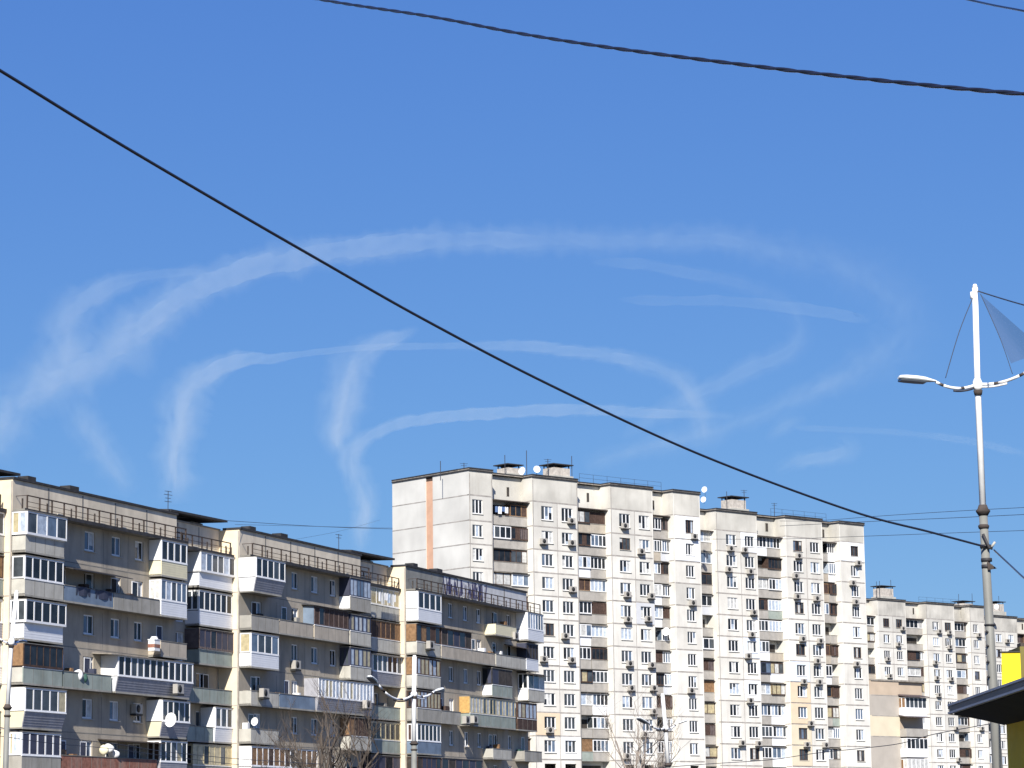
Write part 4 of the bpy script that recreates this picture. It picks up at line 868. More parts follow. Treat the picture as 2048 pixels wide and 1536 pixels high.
# ------------------------------------------------------------ lamp posts
def lamp_post(label, Y, top, junc, collar, base_px, tips, r_top=.046, r_low=.062, fat=1.0, group='street lamps'):
    J = at(*junc, Y); T = at(*top, Y); K = at(*collar, Y); Bp = at(*base_px, Y)
    d = (Bp - K); t = (K.z) / -d.z; G = K + d * t
    o = empty('street_lamp', G); tag(o, label, 'street lamp', group)
    L = lambda p: Vector(p) - G
    m = MB(); m.tube([L(T), L(J), L(K)], [r_top * .95, r_top, r_top * 1.06], 'pole_white', 12); m.tube([L(T), L(T) + Vector((0, 0, .05))], [r_top, r_top * .5], 'pole_white', 12); m.build('upper_pole', o, True)
    m = MB(); m.tube([L(K), L(K + (G - K) * .45), L(G)], [r_low, r_low * 1.12, r_low * 1.6], 'pole_grey', 16); m.build('lower_pole', o, True)
    m = MB(); k = L(K); m.tube([k + Vector((0, 0, .09)), k + Vector((0, 0, .03)), k, k + Vector((0, 0, -.02)), k + Vector((0, 0, -.07))], [r_top * 1.3, r_low * 1.3, r_low * 1.75, r_low * 1.6, r_low * 1.1], 'rust', 16)
    m.tube([k + Vector((0, 0, -.20)), k + Vector((0, 0, -.22)), k + Vector((0, 0, -.26))], [r_low * 1.05, r_low * 1.35, r_low * 1.2], 'rust', 16); m.build('collar', o, True)
    m = MB(); j = L(J); m.tube([j + Vector((0, 0, .08)), j + Vector((0, 0, .03)), j + Vector((0, 0, -.06)), j + Vector((0, 0, -.1))], [r_top * 1.05, r_top * 1.55, r_top * 1.55, r_top], 'pole_white', 12); m.tube([j + Vector((0, -.02, -.1)), j + Vector((0, -.02, -.17))], [r_top * 1.5, r_top * 1.2], 'rust', 10); m.build('arm_clamp', o, True)
    for (ax_, ay_, dy, (hx, hy), curve) in tips:
        E_ = at(ax_, ay_, Y + dy); H_ = at(hx, hy, Y + dy * 1.3)
        mid_ = (J + E_) * .5 + Vector((0, 0, -curve))
        pts = [J * (1 - s) ** 2 + mid_ * 2 * s * (1 - s) + E_ * s * s for s in [q / 12 for q in range(13)]]
        # peeling paint: alternate white and rusty lengths
        m = MB(); cuts = [0, 4, 5, 10, 11, 12]; 
        for q, (c0, c1) in enumerate(zip(cuts, cuts[1:])): m.tube([L(p) for p in pts[c0:c1 + 1]], r_top * .5, 'pole_white' if q % 2 == 0 else 'rust', 8)
        m.tube([L(p) + Vector((0, 0, -r_top * .9)) for p in pts[0:8]], r_top * .33, 'pole_white' if tips.index((ax_, ay_, dy, (hx, hy), curve)) else 'dark_metal', 6)
        arm = m.build('arm', o, True)
        # luminaire: a long flattened head, domed above, dark glass below
        a, b = L(E_), L(H_); dr = (b - a); ln = dr.length; dr.normalize(); sd = dr.cross(Vector((0, 0, 1))).normalized(); upv = sd.cross(dr)
        prof = [(0, .25, .3), (.10, .42, .5), (.30, .75, .95), (.5, 1, 1.05), (.8, 1, 1), (.95, .85, .8), (1, .5, .45)]
        wd, ht = ln * .19 * fat, ln * .155 * fat
        hd = MB(); N = 12; rr = []
        for (s_, ww, hh) in prof:
            ring = []
            for q in range(N):
                th = 2 * math.pi * q / N; cy = math.sin(th); zz = cy * ht * hh * (.62 if cy > 0 else .34)
                ring.append(tuple(a + dr * ln * s_ + sd * (math.cos(th) * wd * ww) + upv * (zz + ht * .12)))
            rr.append(ring)
        for r1, r2 in zip(rr, rr[1:]):
            for q in range(N):
                hd.quad([r1[q], r1[(q + 1) % N], r2[(q + 1) % N], r2[q]], 'lamp_white' if q < N // 2 else 'lamp_white')
        hd.quad(rr[0], 'lamp_white'); hd.quad(rr[-1], 'lamp_white')
        head = hd.build('luminaire', arm, True)
        gl_ = MB(); gp = []
        for (s_, ww) in ((.30, .7), (.5, .96), (.8, .98), (.97, .8)):
            gp.append((s_, ww))
        for (s1, w1_), (s2, w2_) in zip(gp, gp[1:]):
            q0 = [a + dr * ln * s1 + sd * wd * w1_ - upv * ht * .08, a + dr * ln * s2 + sd * wd * w2_ - upv * ht * .08, a + dr * ln * s2 - sd * wd * w2_ - upv * ht * .08, a + dr * ln * s1 - sd * wd * w1_ - upv * ht * .08]
            q1 = [p - upv * ht * .34 for p in q0]
            gl_.hexa([tuple(p) for p in q1] + [tuple(p) for p in q0], 'lamp_glass')
        for ch in (): pass
        gl_.build('lamp_glass', arm)
    return o, L, (T, J, K, G)
Yl = 40.0
main, L, (T_, J_, K_, G_) = lamp_post('tall street lamp with white upper pole and two arms at the right edge', Yl, (1950, 575), (1955, 768), (1966, 1022), (1995, 1536),
    [(1872, 764, -.3, (1797, 757), .16), (2056, 742, -.4, (2130, 700), .13)])
m = MB(); m.tube([L(at(1944, 584, Yl)), L(at(1944, 597, Yl))], [.028, .028], 'pole_white', 8); m.build('top_fitting', main, True)
# clamps and broken bracket on the grey part
m = MB()
for y_, x_ in ((1093, 1971), (1120, 1973), (1133, 1974)):
    m = MB(); p = L(at(x_, y_, Yl)); m.tube([p + Vector((0, 0, .025)), p - Vector((0, 0, .025))], .082, 'dark_metal', 12); m.build('cable_clamp', main, True)
m = MB()
p = L(at(1985, 1097, Yl - .1)); m.tube([L(at(1966, 1068, Yl - .08)), L(at(1978, 1096, Yl - .1)), p], .022, 'dark_metal', 6)
m.build('bracket', main, True); m = MB()
m.tube([L(at(1983, 1094, Yl - .12)), L(at(1990, 1084, Yl - .12))], .02, 'concrete_light', 6)
m.build('insulator', main, True)
m = MB(); m.quad([L(at(1974, 1122, Yl - .1)), L(at(1994, 1137, Yl - .1)), L(at(1976, 1140, Yl - .1))], 'rust'); m.quad([L(at(1974, 1122, Yl - .09)), L(at(1994, 1137, Yl - .09)), L(at(1976, 1140, Yl - .09))], 'rust'); m.build('tin_pennant', main)
p = L(at(1980, 1250, Yl)); m = MB(); m.tube([p + Vector((0, 0, .012)), p - Vector((0, 0, .012))], .085, 'dark_metal', 12)
for y_, x_ in ((1262, 1976), (1290, 1977), (1322, 1978), (1352, 1979)): m.tube([L(at(x_ - 1, y_, Yl - .06)), L(at(x_ - 3, y_ + 3, Yl - .06))], .022, 'dark_metal', 6)
m.build('strap', main, True)
# the sail of netting and its stays: it hangs from the lamp
m = MB(); s0, s1, s2 = at(1962.7, 590, Yl - .05), at(2086, 699, Yl - .5), at(2022, 727, Yl - .2)
N = 8
for i in range(N):
    for k in range(N - i):
        def Q(a, b):
            p = s0 + (s1 - s0) * (a / N) + (s2 - s0) * (b / N); return tuple(p + Vector((0, math.sin(a / N * 3.1) * math.sin(b / N * 3.1) * .12, 0)))
        m.quad([Q(i, k), Q(i + 1, k), Q(i, k + 1)], 'sail_net')
        if k < N - i - 1: m.quad([Q(i + 1, k), Q(i + 1, k + 1), Q(i, k + 1)], 'sail_net')
tag(m.build('net_sail', loc=tuple(s0)), 'grey see-through netting triangle hanging from the top of the lamp post', 'netting')
def cable(name, label, pts, rad, m_='black_rubber', cat='cable', group=None, twist=None):
    pts = [Vector(p) for p in pts]
    # resample a smooth curve through the points
    out = []
    n_ = len(pts)
    for i in range(n_ - 1):
        p0, p1, p2, p3 = pts[max(i - 1, 0)], pts[i], pts[i + 1], pts[min(i + 2, n_ - 1)]
        K = 10
        for q in range(K):
            t = q / K; out.append(((p1 * 2) + (p2 - p0) * t + (p0 * 2 - p1 * 5 + p2 * 4 - p3) * t * t + (p1 * 3 - p0 - p2 * 3 + p3) * t ** 3) * .5)
    out.append(pts[-1])
    b = MB()
    if twist:
        pitch, off = twist
        fine = []; 
        for a, c_ in zip(out, out[1:]):
            k = max(1, int((c_ - a).length / (pitch / 10)))
            fine += [a + (c_ - a) * (q / k) for q in range(k)]
        fine.append(out[-1]); s_ = 0; prev = fine[0]
        strands = [[], [], []]
        for i, p in enumerate(fine):
            s_ += (p - prev).length; prev = p
            d = (fine[min(i + 1, len(fine) - 1)] - fine[max(i - 1, 0)]).normalized(); e = d.cross(Vector((0, 0, 1))).normalized(); f_ = e.cross(d)
            for q in range(2):
                a = 2 * math.pi * s_ / pitch + q * math.pi
                strands[q].append(p + (e * math.cos(a) + f_ * math.sin(a)) * off)
        for q in range(2): b.tube(strands[q], rad, m_, 6)
    else: b.tube(out, rad, m_, 8)
    o = b.build(name, smooth=True, loc=tuple(pts[0])); tag(o, label, cat, group); return o
cable('stay_wire', 'thin stay wire from the lamp post top to its left arm', [at(1947, 592, Yl), at(1918, 665, Yl - .15), at(1891, 756, Yl - .25)], .006, 'wire_grey', 'wire')
cable('stay_wire', 'thin stay wire along the left edge of the net sail', [at(1961, 588, Yl - .05), at(2000, 676, Yl - .2), at(2025, 748, Yl - .3)], .005, 'wire_grey', 'wire')
cable('overhead_wire', 'thin wire leaving the very top of the lamp post to the right', [at(1955, 582, Yl), at(2048, 610, 36), at(2180, 640, 30)], .010, 'wire_grey', 'wire')
# big overhead cables
cable('overhead_cable', 'thick twisted black cable crossing the top of the sky', [at(400, -48, 20.5), at(640, -1, 18.5), at(860, 33, 17), at(1040, 67, 16), at(1240, 98, 15), at(1540, 136, 13.8), at(1800, 165, 12.9), at(2048, 188, 12.1), at(2300, 204, 11.4)], .0080, twist=(.40, .0040))
cable('overhead_cable', 'long black cable sloping down from the left edge to the lamp post', [at(-260, -16, 23.5), at(0, 141, 25), at(200, 264, 26.3), at(420, 394, 27.8), at(640, 521, 29.3), at(850, 640, 30.9), at(1100, 770, 32.8), at(1400, 909, 35.2), at(1700, 1021, 37.6), at(1860, 1064, 39), at(1972, 1094, Yl - .08)], .0165)
cable('overhead_cable', 'black cable dropping from the lamp post to the right edge', [at(1988, 1100, Yl - .1), at(2018, 1128, 38), at(2048, 1156, 36), at(2120, 1220, 32)], .0125)
cable('overhead_cable', 'dark cable cutting the upper right corner', [at(1840, -22, 31), at(1935, -1, 30), at(1990, 11, 29), at(2048, 22, 28), at(2140, 42, 27)], .0115)
def tw(label, pts, Y0, Y1, r):
    n_ = len(pts); cable('overhead_wire', label, [at(x, y, Y0 + (Y1 - Y0) * i / (n_ - 1)) for i, (x, y) in enumerate(pts)], r * .55, 'wire_grey', 'wire', 'distant overhead wires')
tw('faint wire from the long roof to the blank gable, lowest of three', [(352, 1034), (480, 1043), (640, 1053), (785, 1058)], 200, 262, .035)
tw('faint wire from the long roof to the blank gable, middle one', [(470, 1049), (600, 1052), (720, 1055), (785, 1056)], 205, 262, .022)
tw('faint wire rising over the long roof towards the gable', [(590, 1079), (680, 1062), (760, 1040)], 215, 262, .016)
tw('upper faint wire behind the lamp post', [(1560, 1042), (1640, 1041), (1760, 1032), (1900, 1023), (2048, 1015), (2200, 1008)], 150, 110, .020)
tw('second faint wire behind the lamp post', [(1560, 1052), (1640, 1048), (1760, 1042), (1900, 1036), (2048, 1029), (2200, 1022)], 150, 110, .022)
tw('lowest faint wire behind the lamp post', [(1400, 1078), (1560, 1078), (1740, 1072), (1900, 1066), (2048, 1061), (2200, 1056)], 150, 110, .020)
tw('dark wire low across the striped block and the annex', [(1270, 1540), (1400, 1529), (1535, 1520), (1634, 1506), (1720, 1497), (1800, 1487), (1870, 1468), (1990, 1446)], 110, 80, .022)
tw('upper dark trolley wire low across the weathered block', [(-40, 1444), (60, 1467), (230, 1488), (330, 1503), (480, 1518), (640, 1528)], 85, 110, .020)
tw('lower dark trolley wire low across the weathered block', [(-40, 1466), (100, 1486), (230, 1498), (330, 1512), (480, 1530)], 85, 108, .018)
lamp_post('smaller white street lamp before the right cream pillar', 104, (829, 1313), (828, 1388), (828, 1487), (828, 1560), [(757, 1370, -3, (738, 1353), .7), (868, 1383, 2, (886, 1377), .3)], .085, .10, fat=.7)
lamp_post('street lamp with dark collar at the lower left edge', 76, (33, 1184), (23, 1283), (15, 1415), (11, 1536), [(4, 1280, 1, (-26, 1276), .1), (40, 1281, 1, (52, 1283), .1)], .058, .075)
lamp_post('distant white street lamp before the third window bay of the striped block', 118, (1325, 1389), (1331, 1456), (1336, 1530), (1338, 1590), [(1300, 1450, -2, (1276, 1436), .2), (1352, 1448, 1, (1373, 1441), .2)], .085, .10, fat=.8)

# ------------------------------------------------------------ kiosk roof and yellow box, lower right
k0 = at(2012, 1450, 35.0)
kz = at(1898, 1411, 35).z
ko = empty('kiosk', (7.5, 33, 0)); tag(ko, 'dark flat-roofed kiosk with yellow wall in the lower right corner', 'kiosk')
LK = lambda p: Vector(p) - Vector((7.5, 33, 0))
p1t, p2t = at(1898, 1411, 35), at(2048, 1358, 29.3); dd = (p2t - p1t); p3t = p1t + dd * 2.6
zt_ = p1t.z; zb_ = at(1898, 1425, 35).z
r = MB()
def pp(p, z, dx=0): return tuple(LK((p.x + dx, p.y, z)))
r.hexa([pp(p1t, zb_), pp(p3t, zb_), (5, p3t.y - 33, zb_), (5, p1t.y - 33, zb_), pp(p1t, zt_), pp(p3t, zt_), (5, p3t.y - 33, zt_), (5, p1t.y - 33, zt_)], 'canopy_grey')
r.build('roof', ko)
r = MB()
for z0_, z1_, dx in ((zt_ - .012, zt_ + .014, -.02), (zb_ - .022, zb_ + .004, -.02)):
    r.hexa([pp(p1t, z0_, dx), pp(p3t, z0_, dx), pp(p3t, z0_, .03), pp(p1t, z0_, .03), pp(p1t, z1_, dx), pp(p3t, z1_, dx), pp(p3t, z1_, .03), pp(p1t, z1_, .03)], 'canopy_edge')
r.build('roof_edge', ko)
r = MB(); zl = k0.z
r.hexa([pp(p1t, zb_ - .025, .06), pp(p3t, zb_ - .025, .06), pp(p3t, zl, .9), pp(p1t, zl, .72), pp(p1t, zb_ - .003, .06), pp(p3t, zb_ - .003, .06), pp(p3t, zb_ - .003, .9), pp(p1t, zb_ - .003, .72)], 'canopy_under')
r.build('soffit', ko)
r = MB(); r.hexa([(k0.x - 7.5, -13, 0), (5, -13, 0), (5, 1.97, 0), (k0.x - 7.5, 1.97, 0), (k0.x - 7.5, -13, zb_ - .03), (5, -13, zb_ - .03), (5, 1.97, zb_ - .03), (k0.x - 7.5, 1.97, zb_ - .03)], 'mustard'); r.build('wall', ko)
yb = at(2003, 1372, 34.2); yt = at(2003, 1305, 34.2); yr = at(2040, 1302, 34.2)
bx = MB(); bx.hexa([(yb.x, yb.y, zt_ + .02), (yr.x, yb.y, zt_ + .02), (yr.x + .02, yb.y + .5, zt_ + .02), (yb.x + .12, yb.y + .5, zt_ + .02), (yt.x, yt.y, yt.z), (yr.x, yt.y, yt.z), (yr.x + .02, yt.y + .5, yt.z), (yt.x + .12, yt.y + .5, yt.z)], 'yellow')
rim = MB(); rim.box(0, yr.x - yb.x, -.12, 0.02, 0, .012, 'dark_metal')
ob_ = MB(); q0 = at(2043, 1372, 34.6); q1 = at(2120, 1292, 34.6); ob_.box(0, q1.x - q0.x, -1.2, 0, zt_ + .02 - 0, q1.z, 'olive'); ob_.box(.02, .2, -.3, -.05, q1.z, q1.z + .05, 'rust'); o = ob_.build('plant_box'); o.location = (q0.x, q0.y, 0); tag(o, 'olive box behind and right of the bright yellow one, cut by the right edge', 'box')
ybx = empty('sign_box', (yb.x, yb.y, zt_ + .02)); tag(ybx, 'bright yellow box standing on the dark kiosk roof', 'sign box')
o = bx.build('box_body'); o.parent = ybx; o.location = -ybx.location
o = rim.build('top_rim', ybx); o.location = (0, 0, yt.z - zt_ - .02 + .001)
cable('overhead_cable', 'thin pale cable below the kiosk roof edge', [at(1898, 1428, 35), at(1950, 1436, 35.2), at(2010, 1450, 35.1)], .006, 'concrete_light')

# ------------------------------------------------------------ bare trees
def tree(label, base_px, Y, top_px, spread, seed, m_='bark', lean=0.0, thick=.14, first=.45, n_limb=6):
    rg = random.Random(seed)
    b_ = at(*base_px, Y); P0 = Vector((b_.x, b_.y, 0)); H = at(*top_px, Y).z
    o = empty('bare_tree', P0); tag(o, label, 'tree', 'bare trees in front of the blocks')
    tr_ = MB(); h0 = H * first
    tp = [Vector((0, 0, 0)), Vector((lean * .3, 0, h0 * .5)), Vector((lean, 0, h0))]
    tr_.tube(tp, [thick * 1.2, thick, thick * .85], m_, 10); tr_.build('trunk', o, True)
    tw_ = MB()
    def grow(p, d, ln, r, depth):
        n_ = 4; pts = [p]; rads = [r]; q = p
        for i in range(n_):
            d = (d + Vector((rg.uniform(-.22, .22), rg.uniform(-.22, .22), rg.uniform(-.05, .2)))).normalized()
            q = q + d * (ln / n_); pts.append(q); rads.append(r * (1 - .5 * (i + 1) / n_))
            if depth < 4 and i >= 0:
                for _ in range(1 if depth < 2 else rg.choice([1, 1, 2])):
                    s_ = Vector((rg.uniform(-1, 1), rg.uniform(-1, 1), rg.uniform(-.1, .9))).normalized()
                    grow(q, (d * .55 + s_ * .75).normalized(), ln * rg.uniform(.42, .68), max(rads[-1] * .6, .005), depth + 1)
        tw_.tube(pts, rads, m_, 5 if depth < 2 else 3, cap=False)
    for k in range(n_limb):
        a = 2 * math.pi * k / n_limb + rg.uniform(-.3, .3)
        d = Vector((math.cos(a) * spread, math.sin(a) * spread * .6, 1)).normalized()
        grow(tp[-1] - Vector((0, 0, h0 * rg.uniform(0, .15))), d, (H - h0) * rg.uniform(.6, .8), thick * .62, 1)
    tw_.build('branches', o)
tree('bare tree with dark limbs before the middle of the weathered block', (655, 1560), 118, (660, 1400), .95, 21, 'bark', thick=.16, first=.42, n_limb=7)
tree('bare pale tree before the third window bay of the striped block', (1290, 1560), 135, (1290, 1425), .55, 8, 'bark_light', thick=.12, first=.45, n_limb=6)
tree('small bare tree left of the middle cream pillar, low in the picture', (560, 1580), 112, (560, 1490), .6, 5, 'bark', thick=.08, first=.45, n_limb=5)

# ------------------------------------------------------------ clutter on the balconies
def thing_box(name, label, cat, x, y, v, dims, m_, fr=LF, extra=None):
    u, z = fr.inv(x, y, v); o = empty(name, fr.w(u, v, z), math.pi / 2 - fr.a); tag(o, label, cat)
    b = MB(); w_, d_, h_ = dims; b.box(-w_ / 2, w_ / 2, -d_ / 2, d_ / 2, 0, h_, m_); b.build('body', o)
    if extra: extra(o, w_, d_, h_)
    return o
def lidded(o, w_, d_, h_):
    b = MB(); b.box(-w_ * .55, w_ * .55, -d_ * .55, d_ * .55, h_, h_ * 1.08, 'cloth_white'); b.tube([(0, 0, h_ * 1.08), (0, 0, h_ * 1.35)], [w_ * .38, w_ * .25], 'cloth_white', 12); b.build('lid', o)
    b = MB(); b.box(-w_ * .52, w_ * .52, -d_ * .52, d_ * .53, h_ * .3, h_ * .62, 'red_board'); b.build('stripe', o)
thing_box('water_tank', 'white tank with red band and domed lid on the long glazed balcony roof', 'tank', 308, 1302, 1.1, (.8, .5, .75), 'cloth_white', extra=lidded)
for q, (x, y, lb, m_) in enumerate([(155, 1350, 'white bundle on the green balcony left of the long glazed one', 'cloth_white'), (166, 1356, 'dark green bundle beside the white one on the green balcony', 'green_net'), (208, 1500, 'cream crate on the red board balcony', 'cream_siding'), (218, 1497, 'white box beside the cream crate on the red board balcony', 'cloth_white'), (228, 1508, 'round white bag right of the boxes on the red board balcony', 'cloth_white')]):
    u, z = LF.inv(x, y, .8); o = MB(); b = bmesh.new(); bmesh.ops.create_icosphere(b, subdivisions=3, radius=.36)
    rg = random.Random(q); 
    for vtx in b.verts:
        n_ = 1 + .12 * math.sin(vtx.co.x * 9 + q) * math.cos(vtx.co.y * 8) ; vtx.co = Vector((vtx.co.x * n_, vtx.co.y * n_ * .6, vtx.co.z * n_ * (.9 if q else 1)))
    me = bpy.data.meshes.new('bundle'); b.to_mesh(me); b.free(); me.materials.append(M[m_])
    for p in me.polygons: p.use_smooth = True
    ob = bpy.data.objects.new('bundle', me); C.objects.link(ob); ob.location = LF.w(u, .8, z); tag(ob, lb, 'bundle')
def laundry(x, y, v, n_, label, cols_, w_=.45, h_=1.1, fr=LF):
    u, z = fr.inv(x, y, v); o = empty('laundry', fr.w(u, v, z), math.pi / 2 - fr.a); tag(o, label, 'laundry')
    l_ = MB(); l_.tube([(-.1, 0, 0), (n_ * w_ * 1.05 + .1, 0, 0)], .01, 'wire_grey', 5); l_.build('line', o)
    for k in range(n_):
        c = MB(); x0 = k * w_ * 1.05; K = 6
        for q in range(K):
            a, b_ = q / K, (q + 1) / K; yy = lambda t: math.sin(t * 9 + k) * .04
            h2 = h_ * (.8 + .2 * math.sin(k * 2.1))
            c.quad([(x0 + a * w_, yy(a), 0), (x0 + b_ * w_, yy(b_), 0), (x0 + b_ * w_, yy(b_) + .02, -h2), (x0 + a * w_, yy(a) + .02, -h2)], cols_[k % len(cols_)])
        c.build('cloth', o)
laundry(757, 1183, .1, 6, 'white and grey washing hung at the top balcony left of the right cream pillar', ['cloth_white', 'curtain', 'cloth_white', 'curtain_blue', 'curtain'], .6, 1.0)
laundry(153, 1172, 1.0, 1, 'left of two dark blankets hung over the blue balcony sheets', ['dark_navy'], 1.9, .75)
laundry(192, 1179, 1.0, 1, 'right of two dark blankets hung over the blue balcony sheets', ['dark_navy'], 2.2, .75)
laundry(990, 1012, -.6, 4, 'blue and white washing on the top open balcony of the striped block', ['cloth_blue', 'cloth_white', 'cloth_blue', 'cloth_white'], .5, .9, T1)

# ------------------------------------------------------------ contrails: thin ice-cloud sheets high up, lit by the sun
ALT = 3000.0
from mathutils import noise as nz
def fr_(a, b, c=0.0): return nz.fractal(Vector((a, b, c)), 1.0, 2.0, 5)
def contrail(label, pts, tau, seed):
    rg = random.Random(seed); pts = [tuple(p) + ((1.0,) if len(p) == 3 else ()) for p in pts]
    P = []
    n_ = len(pts)
    for i in range(n_ - 1):
        p0, p1, p2, p3 = pts[max(i - 1, 0)], pts[i], pts[i + 1], pts[min(i + 2, n_ - 1)]
        K = max(4, int(math.hypot(p2[0] - p1[0], p2[1] - p1[1]) / 6))
        for q in range(K):
            t = q / K
            P.append(tuple(.5 * (2 * b + (c - a) * t + (2 * a - 5 * b + 4 * c - d) * t * t + (3 * b - a - 3 * c + d) * t ** 3) for a, b, c, d in zip(p0, p1, p2, p3)))
    P.append(pts[-1]); n_ = len(P)
    prof = [-1, -.86, -.72, -.58, -.43, -.29, -.14, 0, .14, .29, .43, .58, .72, .86, 1]
    b = MB(); top = []; bot = []; T0 = 60.0
    ph = [rg.uniform(0, 9) for _ in range(10)]
    for i, (x, y, w, k) in enumerate(P):
        a, c = P[max(i - 1, 0)], P[min(i + 1, n_ - 1)]; tx, ty = c[0] - a[0], c[1] - a[1]; ln = math.hypot(tx, ty) or 1; nx, ny = -ty / ln, tx / ln
        f = min(1, i / 9, (n_ - 1 - i) / 9)
        s_ = i * .35
        wl = w * (.50 + .10 * fr_(i * .07, seed * 7.3) + .13 * fr_(i * .22, seed * 3.3)); wr = w * (.50 + .10 * fr_(i * .07, seed * 7.3 + 50) + .13 * fr_(i * .22, seed * 3.3 + 20))
        rt, rb = [], []
        for j, q in enumerate(prof):
            wd = (wl if q < 0 else wr) * q * (1.5 if seed in (2, 4, 5, 6) else 1.65)
            k_ = ray(x + nx * wd, y + ny * wd); t = (ALT) / k_.z; p = k_ * t
            th = T0 * k * max(f, 0) * (1 - abs(q)) *(1 - abs(q)) ** .6 * 1.08 * max(.2, 1 + .5 * fr_(i * .07, q * w * .03 + seed * 3.1, 5.0) + .5 * fr_(i * .18 + q * 1.5, q * w * .06 + seed, 2.0)) * (1 if 0 < i < n_ - 1 else 0)
            th = max(th, .0)
            sg = math.sin(math.atan2(k_.z, math.hypot(k_.x, k_.y)))
            th *= sg / .17
            rt.append((p.x, p.y, ALT + EYE + th / 2 + .05)); rb.append((p.x, p.y, ALT + EYE - th / 2 - .05))
        top.append(rt); bot.append(rb)
    m_ = contrail_mat('contrail_ice_haze', 1.3 * tau / (T0 / .17))
    for i in range(n_ - 1):
        for j in range(len(prof) - 1):
            b.quad([top[i][j], top[i + 1][j], top[i + 1][j + 1], top[i][j + 1]], m_)
            b.quad([bot[i][j], bot[i][j + 1], bot[i + 1][j + 1], bot[i + 1][j]], m_)
        b.quad([top[i][0], bot[i][0], bot[i + 1][0], top[i + 1][0]], m_); e = len(prof) - 1
        b.quad([top[i][e], top[i + 1][e], bot[i + 1][e], bot[i][e]], m_)
    b.quad([p for p in top[0]] + [p for p in reversed(bot[0])], m_); b.quad([p for p in reversed(top[-1])] + [p for p in bot[-1]], m_)
    # merge so that the sheet is a closed volume
    c0 = Vector(top[n_ // 2][7])
    o = b.build('contrail', loc=tuple(c0)); bm = bmesh.new(); bm.from_mesh(o.data); bmesh.ops.remove_doubles(bm, verts=bm.verts, dist=.02); bmesh.ops.recalc_face_normals(bm, faces=bm.faces); bm.to_mesh(o.data); bm.free()
    tag(o, label, 'contrail', 'curved contrails across the sky')
contrail('broad white vapour arch, widest low at the left and fading to the right', [(-60, 900, 90, .9), (0, 850, 95, 1), (60, 790, 95, 1), (150, 740, 95, 1.1), (230, 700, 85, 1.2), (300, 640, 80, 1.2), (370, 590, 72, 1.2), (450, 550, 62, 1.15), (540, 525, 55, 1.1), (640, 506, 50, 1.1), (750, 492, 46, 1.05), (850, 482, 48, .85), (950, 478, 50, .75), (1060, 480, 50, .6), (1200, 482, 50, .42), (1350, 478, 50, .42), (1450, 480, 52, .42), (1560, 502, 62, .32), (1680, 530, 74, .24), (1760, 575, 95, .2), (1805, 630, 110, .19), (1785, 690, 100, .25), (1720, 735, 58, .38), (1620, 785, 42, .42), (1540, 820, 36, .35), (1460, 850, 40, .3), (1390, 872, 44, .4), (1250, 905, 38, .4), (1165, 935, 34, .35)], .27, 1)
contrail('ragged white plume hooking up beside the broad arch at the left', [(430, 540, 16, .3), (330, 548, 22, .5), (250, 562, 34, .8), (190, 590, 52, 1), (135, 635, 90, 1), (125, 690, 95, 1), (110, 760, 80, .6)], .23, 2)
contrail('faint vapour trail falling to the roof of the weathered block', [(140, 790, 60, .6), (165, 840, 60, .9), (200, 890, 58, .9), (235, 945, 50, .8), (268, 990, 40, .6)], .20, 3)
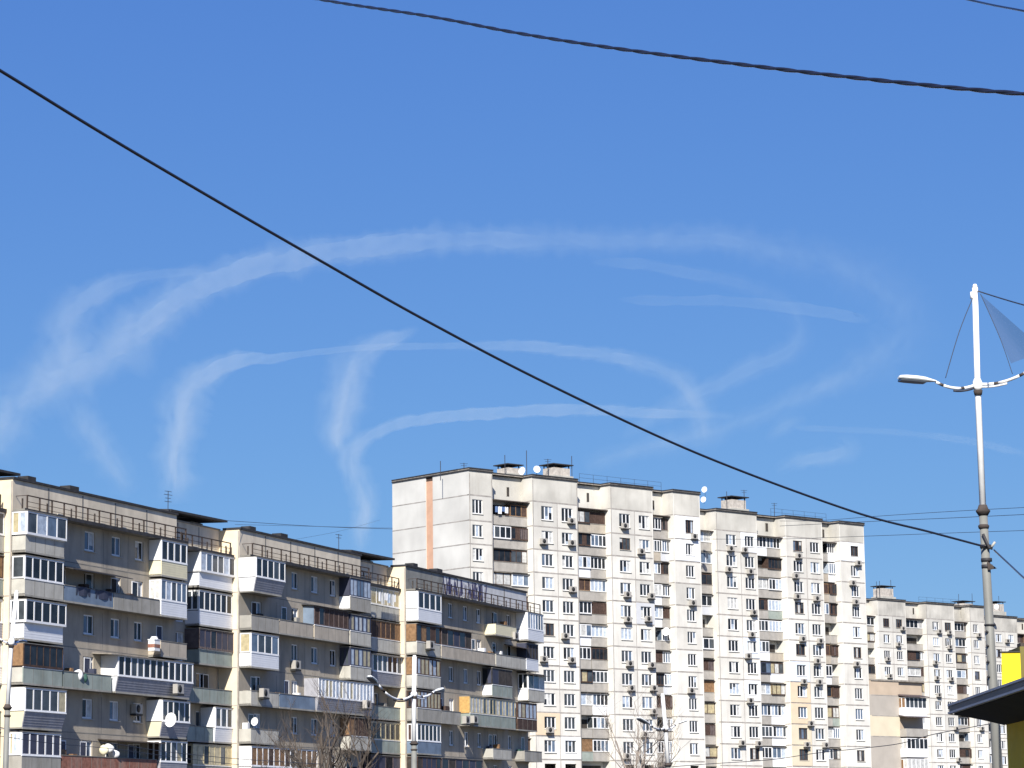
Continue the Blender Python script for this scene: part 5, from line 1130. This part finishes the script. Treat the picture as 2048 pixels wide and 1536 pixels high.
contrail('vapour hook rising from the left roof and thinning into a long arc', [(352, 1010, 64, .8), (350, 960, 68, 1.3), (352, 900, 68, 1.3), (362, 850, 78, 1.3), (372, 805, 86, 1.2), (395, 762, 70, 1.2), (440, 732, 44, 1.3), (500, 718, 24, 1.3), (550, 717, 14, 1), (620, 706, 10, .6), (720, 696, 10, .6), (820, 693, 12, .5), (950, 692, 16, .5), (1040, 692, 20, .8), (1130, 700, 24, .9), (1220, 712, 28, .8), (1300, 732, 34, .7), (1360, 762, 42, .6), (1390, 805, 50, .5), (1405, 850, 50, .5), (1415, 900, 50, .3)], .29, 4)
contrail('wide hook of vapour in the middle, left of the sloping cable', [(838, 656, 12, .6), (795, 676, 24, .9), (745, 694, 42, 1), (708, 728, 66, 1.0), (692, 780, 80, 1.05), (682, 835, 74, 1.1), (674, 880, 50, 1.3), (684, 925, 24, .5)], .31, 5)
contrail('narrow bright vapour curl rising beside the blank gable then running right', [(722, 1110, 34, .6), (722, 1060, 38, 1.2), (732, 1015, 46, 1.5), (716, 965, 50, 1.5), (702, 925, 44, 1.5), (714, 892, 36, 1.5), (745, 868, 24, 1.5), (810, 845, 20, 1.6), (900, 832, 18, 1.6), (1000, 826, 17, 1.5), (1100, 820, 18, 1.4), (1200, 820, 20, 1.2), (1290, 825, 20, 1.1), (1390, 829, 16, .8), (1470, 832, 14, .5)], .25, 6)
contrail('faint inner arc curving down to the crossing trails', [(1180, 525, 14, .4), (1280, 528, 18, .7), (1380, 546, 22, .7), (1480, 566, 28, .5), (1560, 600, 36, .35), (1600, 650, 40, .3), (1580, 700, 42, .6), (1500, 737, 36, .9), (1430, 772, 36, 1), (1360, 806, 40, .9), (1300, 838, 30, .6), (1240, 880, 28, .4)], .14, 7)
contrail('thin straight streak of vapour high above the stepped-back block', [(1235, 599, 10, .5), (1330, 601, 13, .9), (1450, 602, 13, .9), (1560, 612, 15, 1.1), (1660, 626, 17, 1.1), (1745, 643, 18, .5)], .13, 8)
contrail('short smudge of vapour above the sloping cable at the right', [(1530, 882, 18, .6), (1560, 857, 30, 1), (1615, 834, 22, .6)], .16, 9)
contrail('thin vapour line running right behind the lamp post', [(1585, 856, 10, .8), (1660, 858, 10, .6), (1760, 862, 12, .5), (1860, 871, 12, .6), (1960, 886, 13, .7), (2060, 910, 14, .7)], .15, 10)
contrail('faint curl of vapour low over the stepped-back block', [(1550, 945, 22, .6), (1600, 922, 26, 1), (1660, 910, 32, 1), (1700, 896, 40, .8), (1670, 872, 24, .3)], .15, 11)
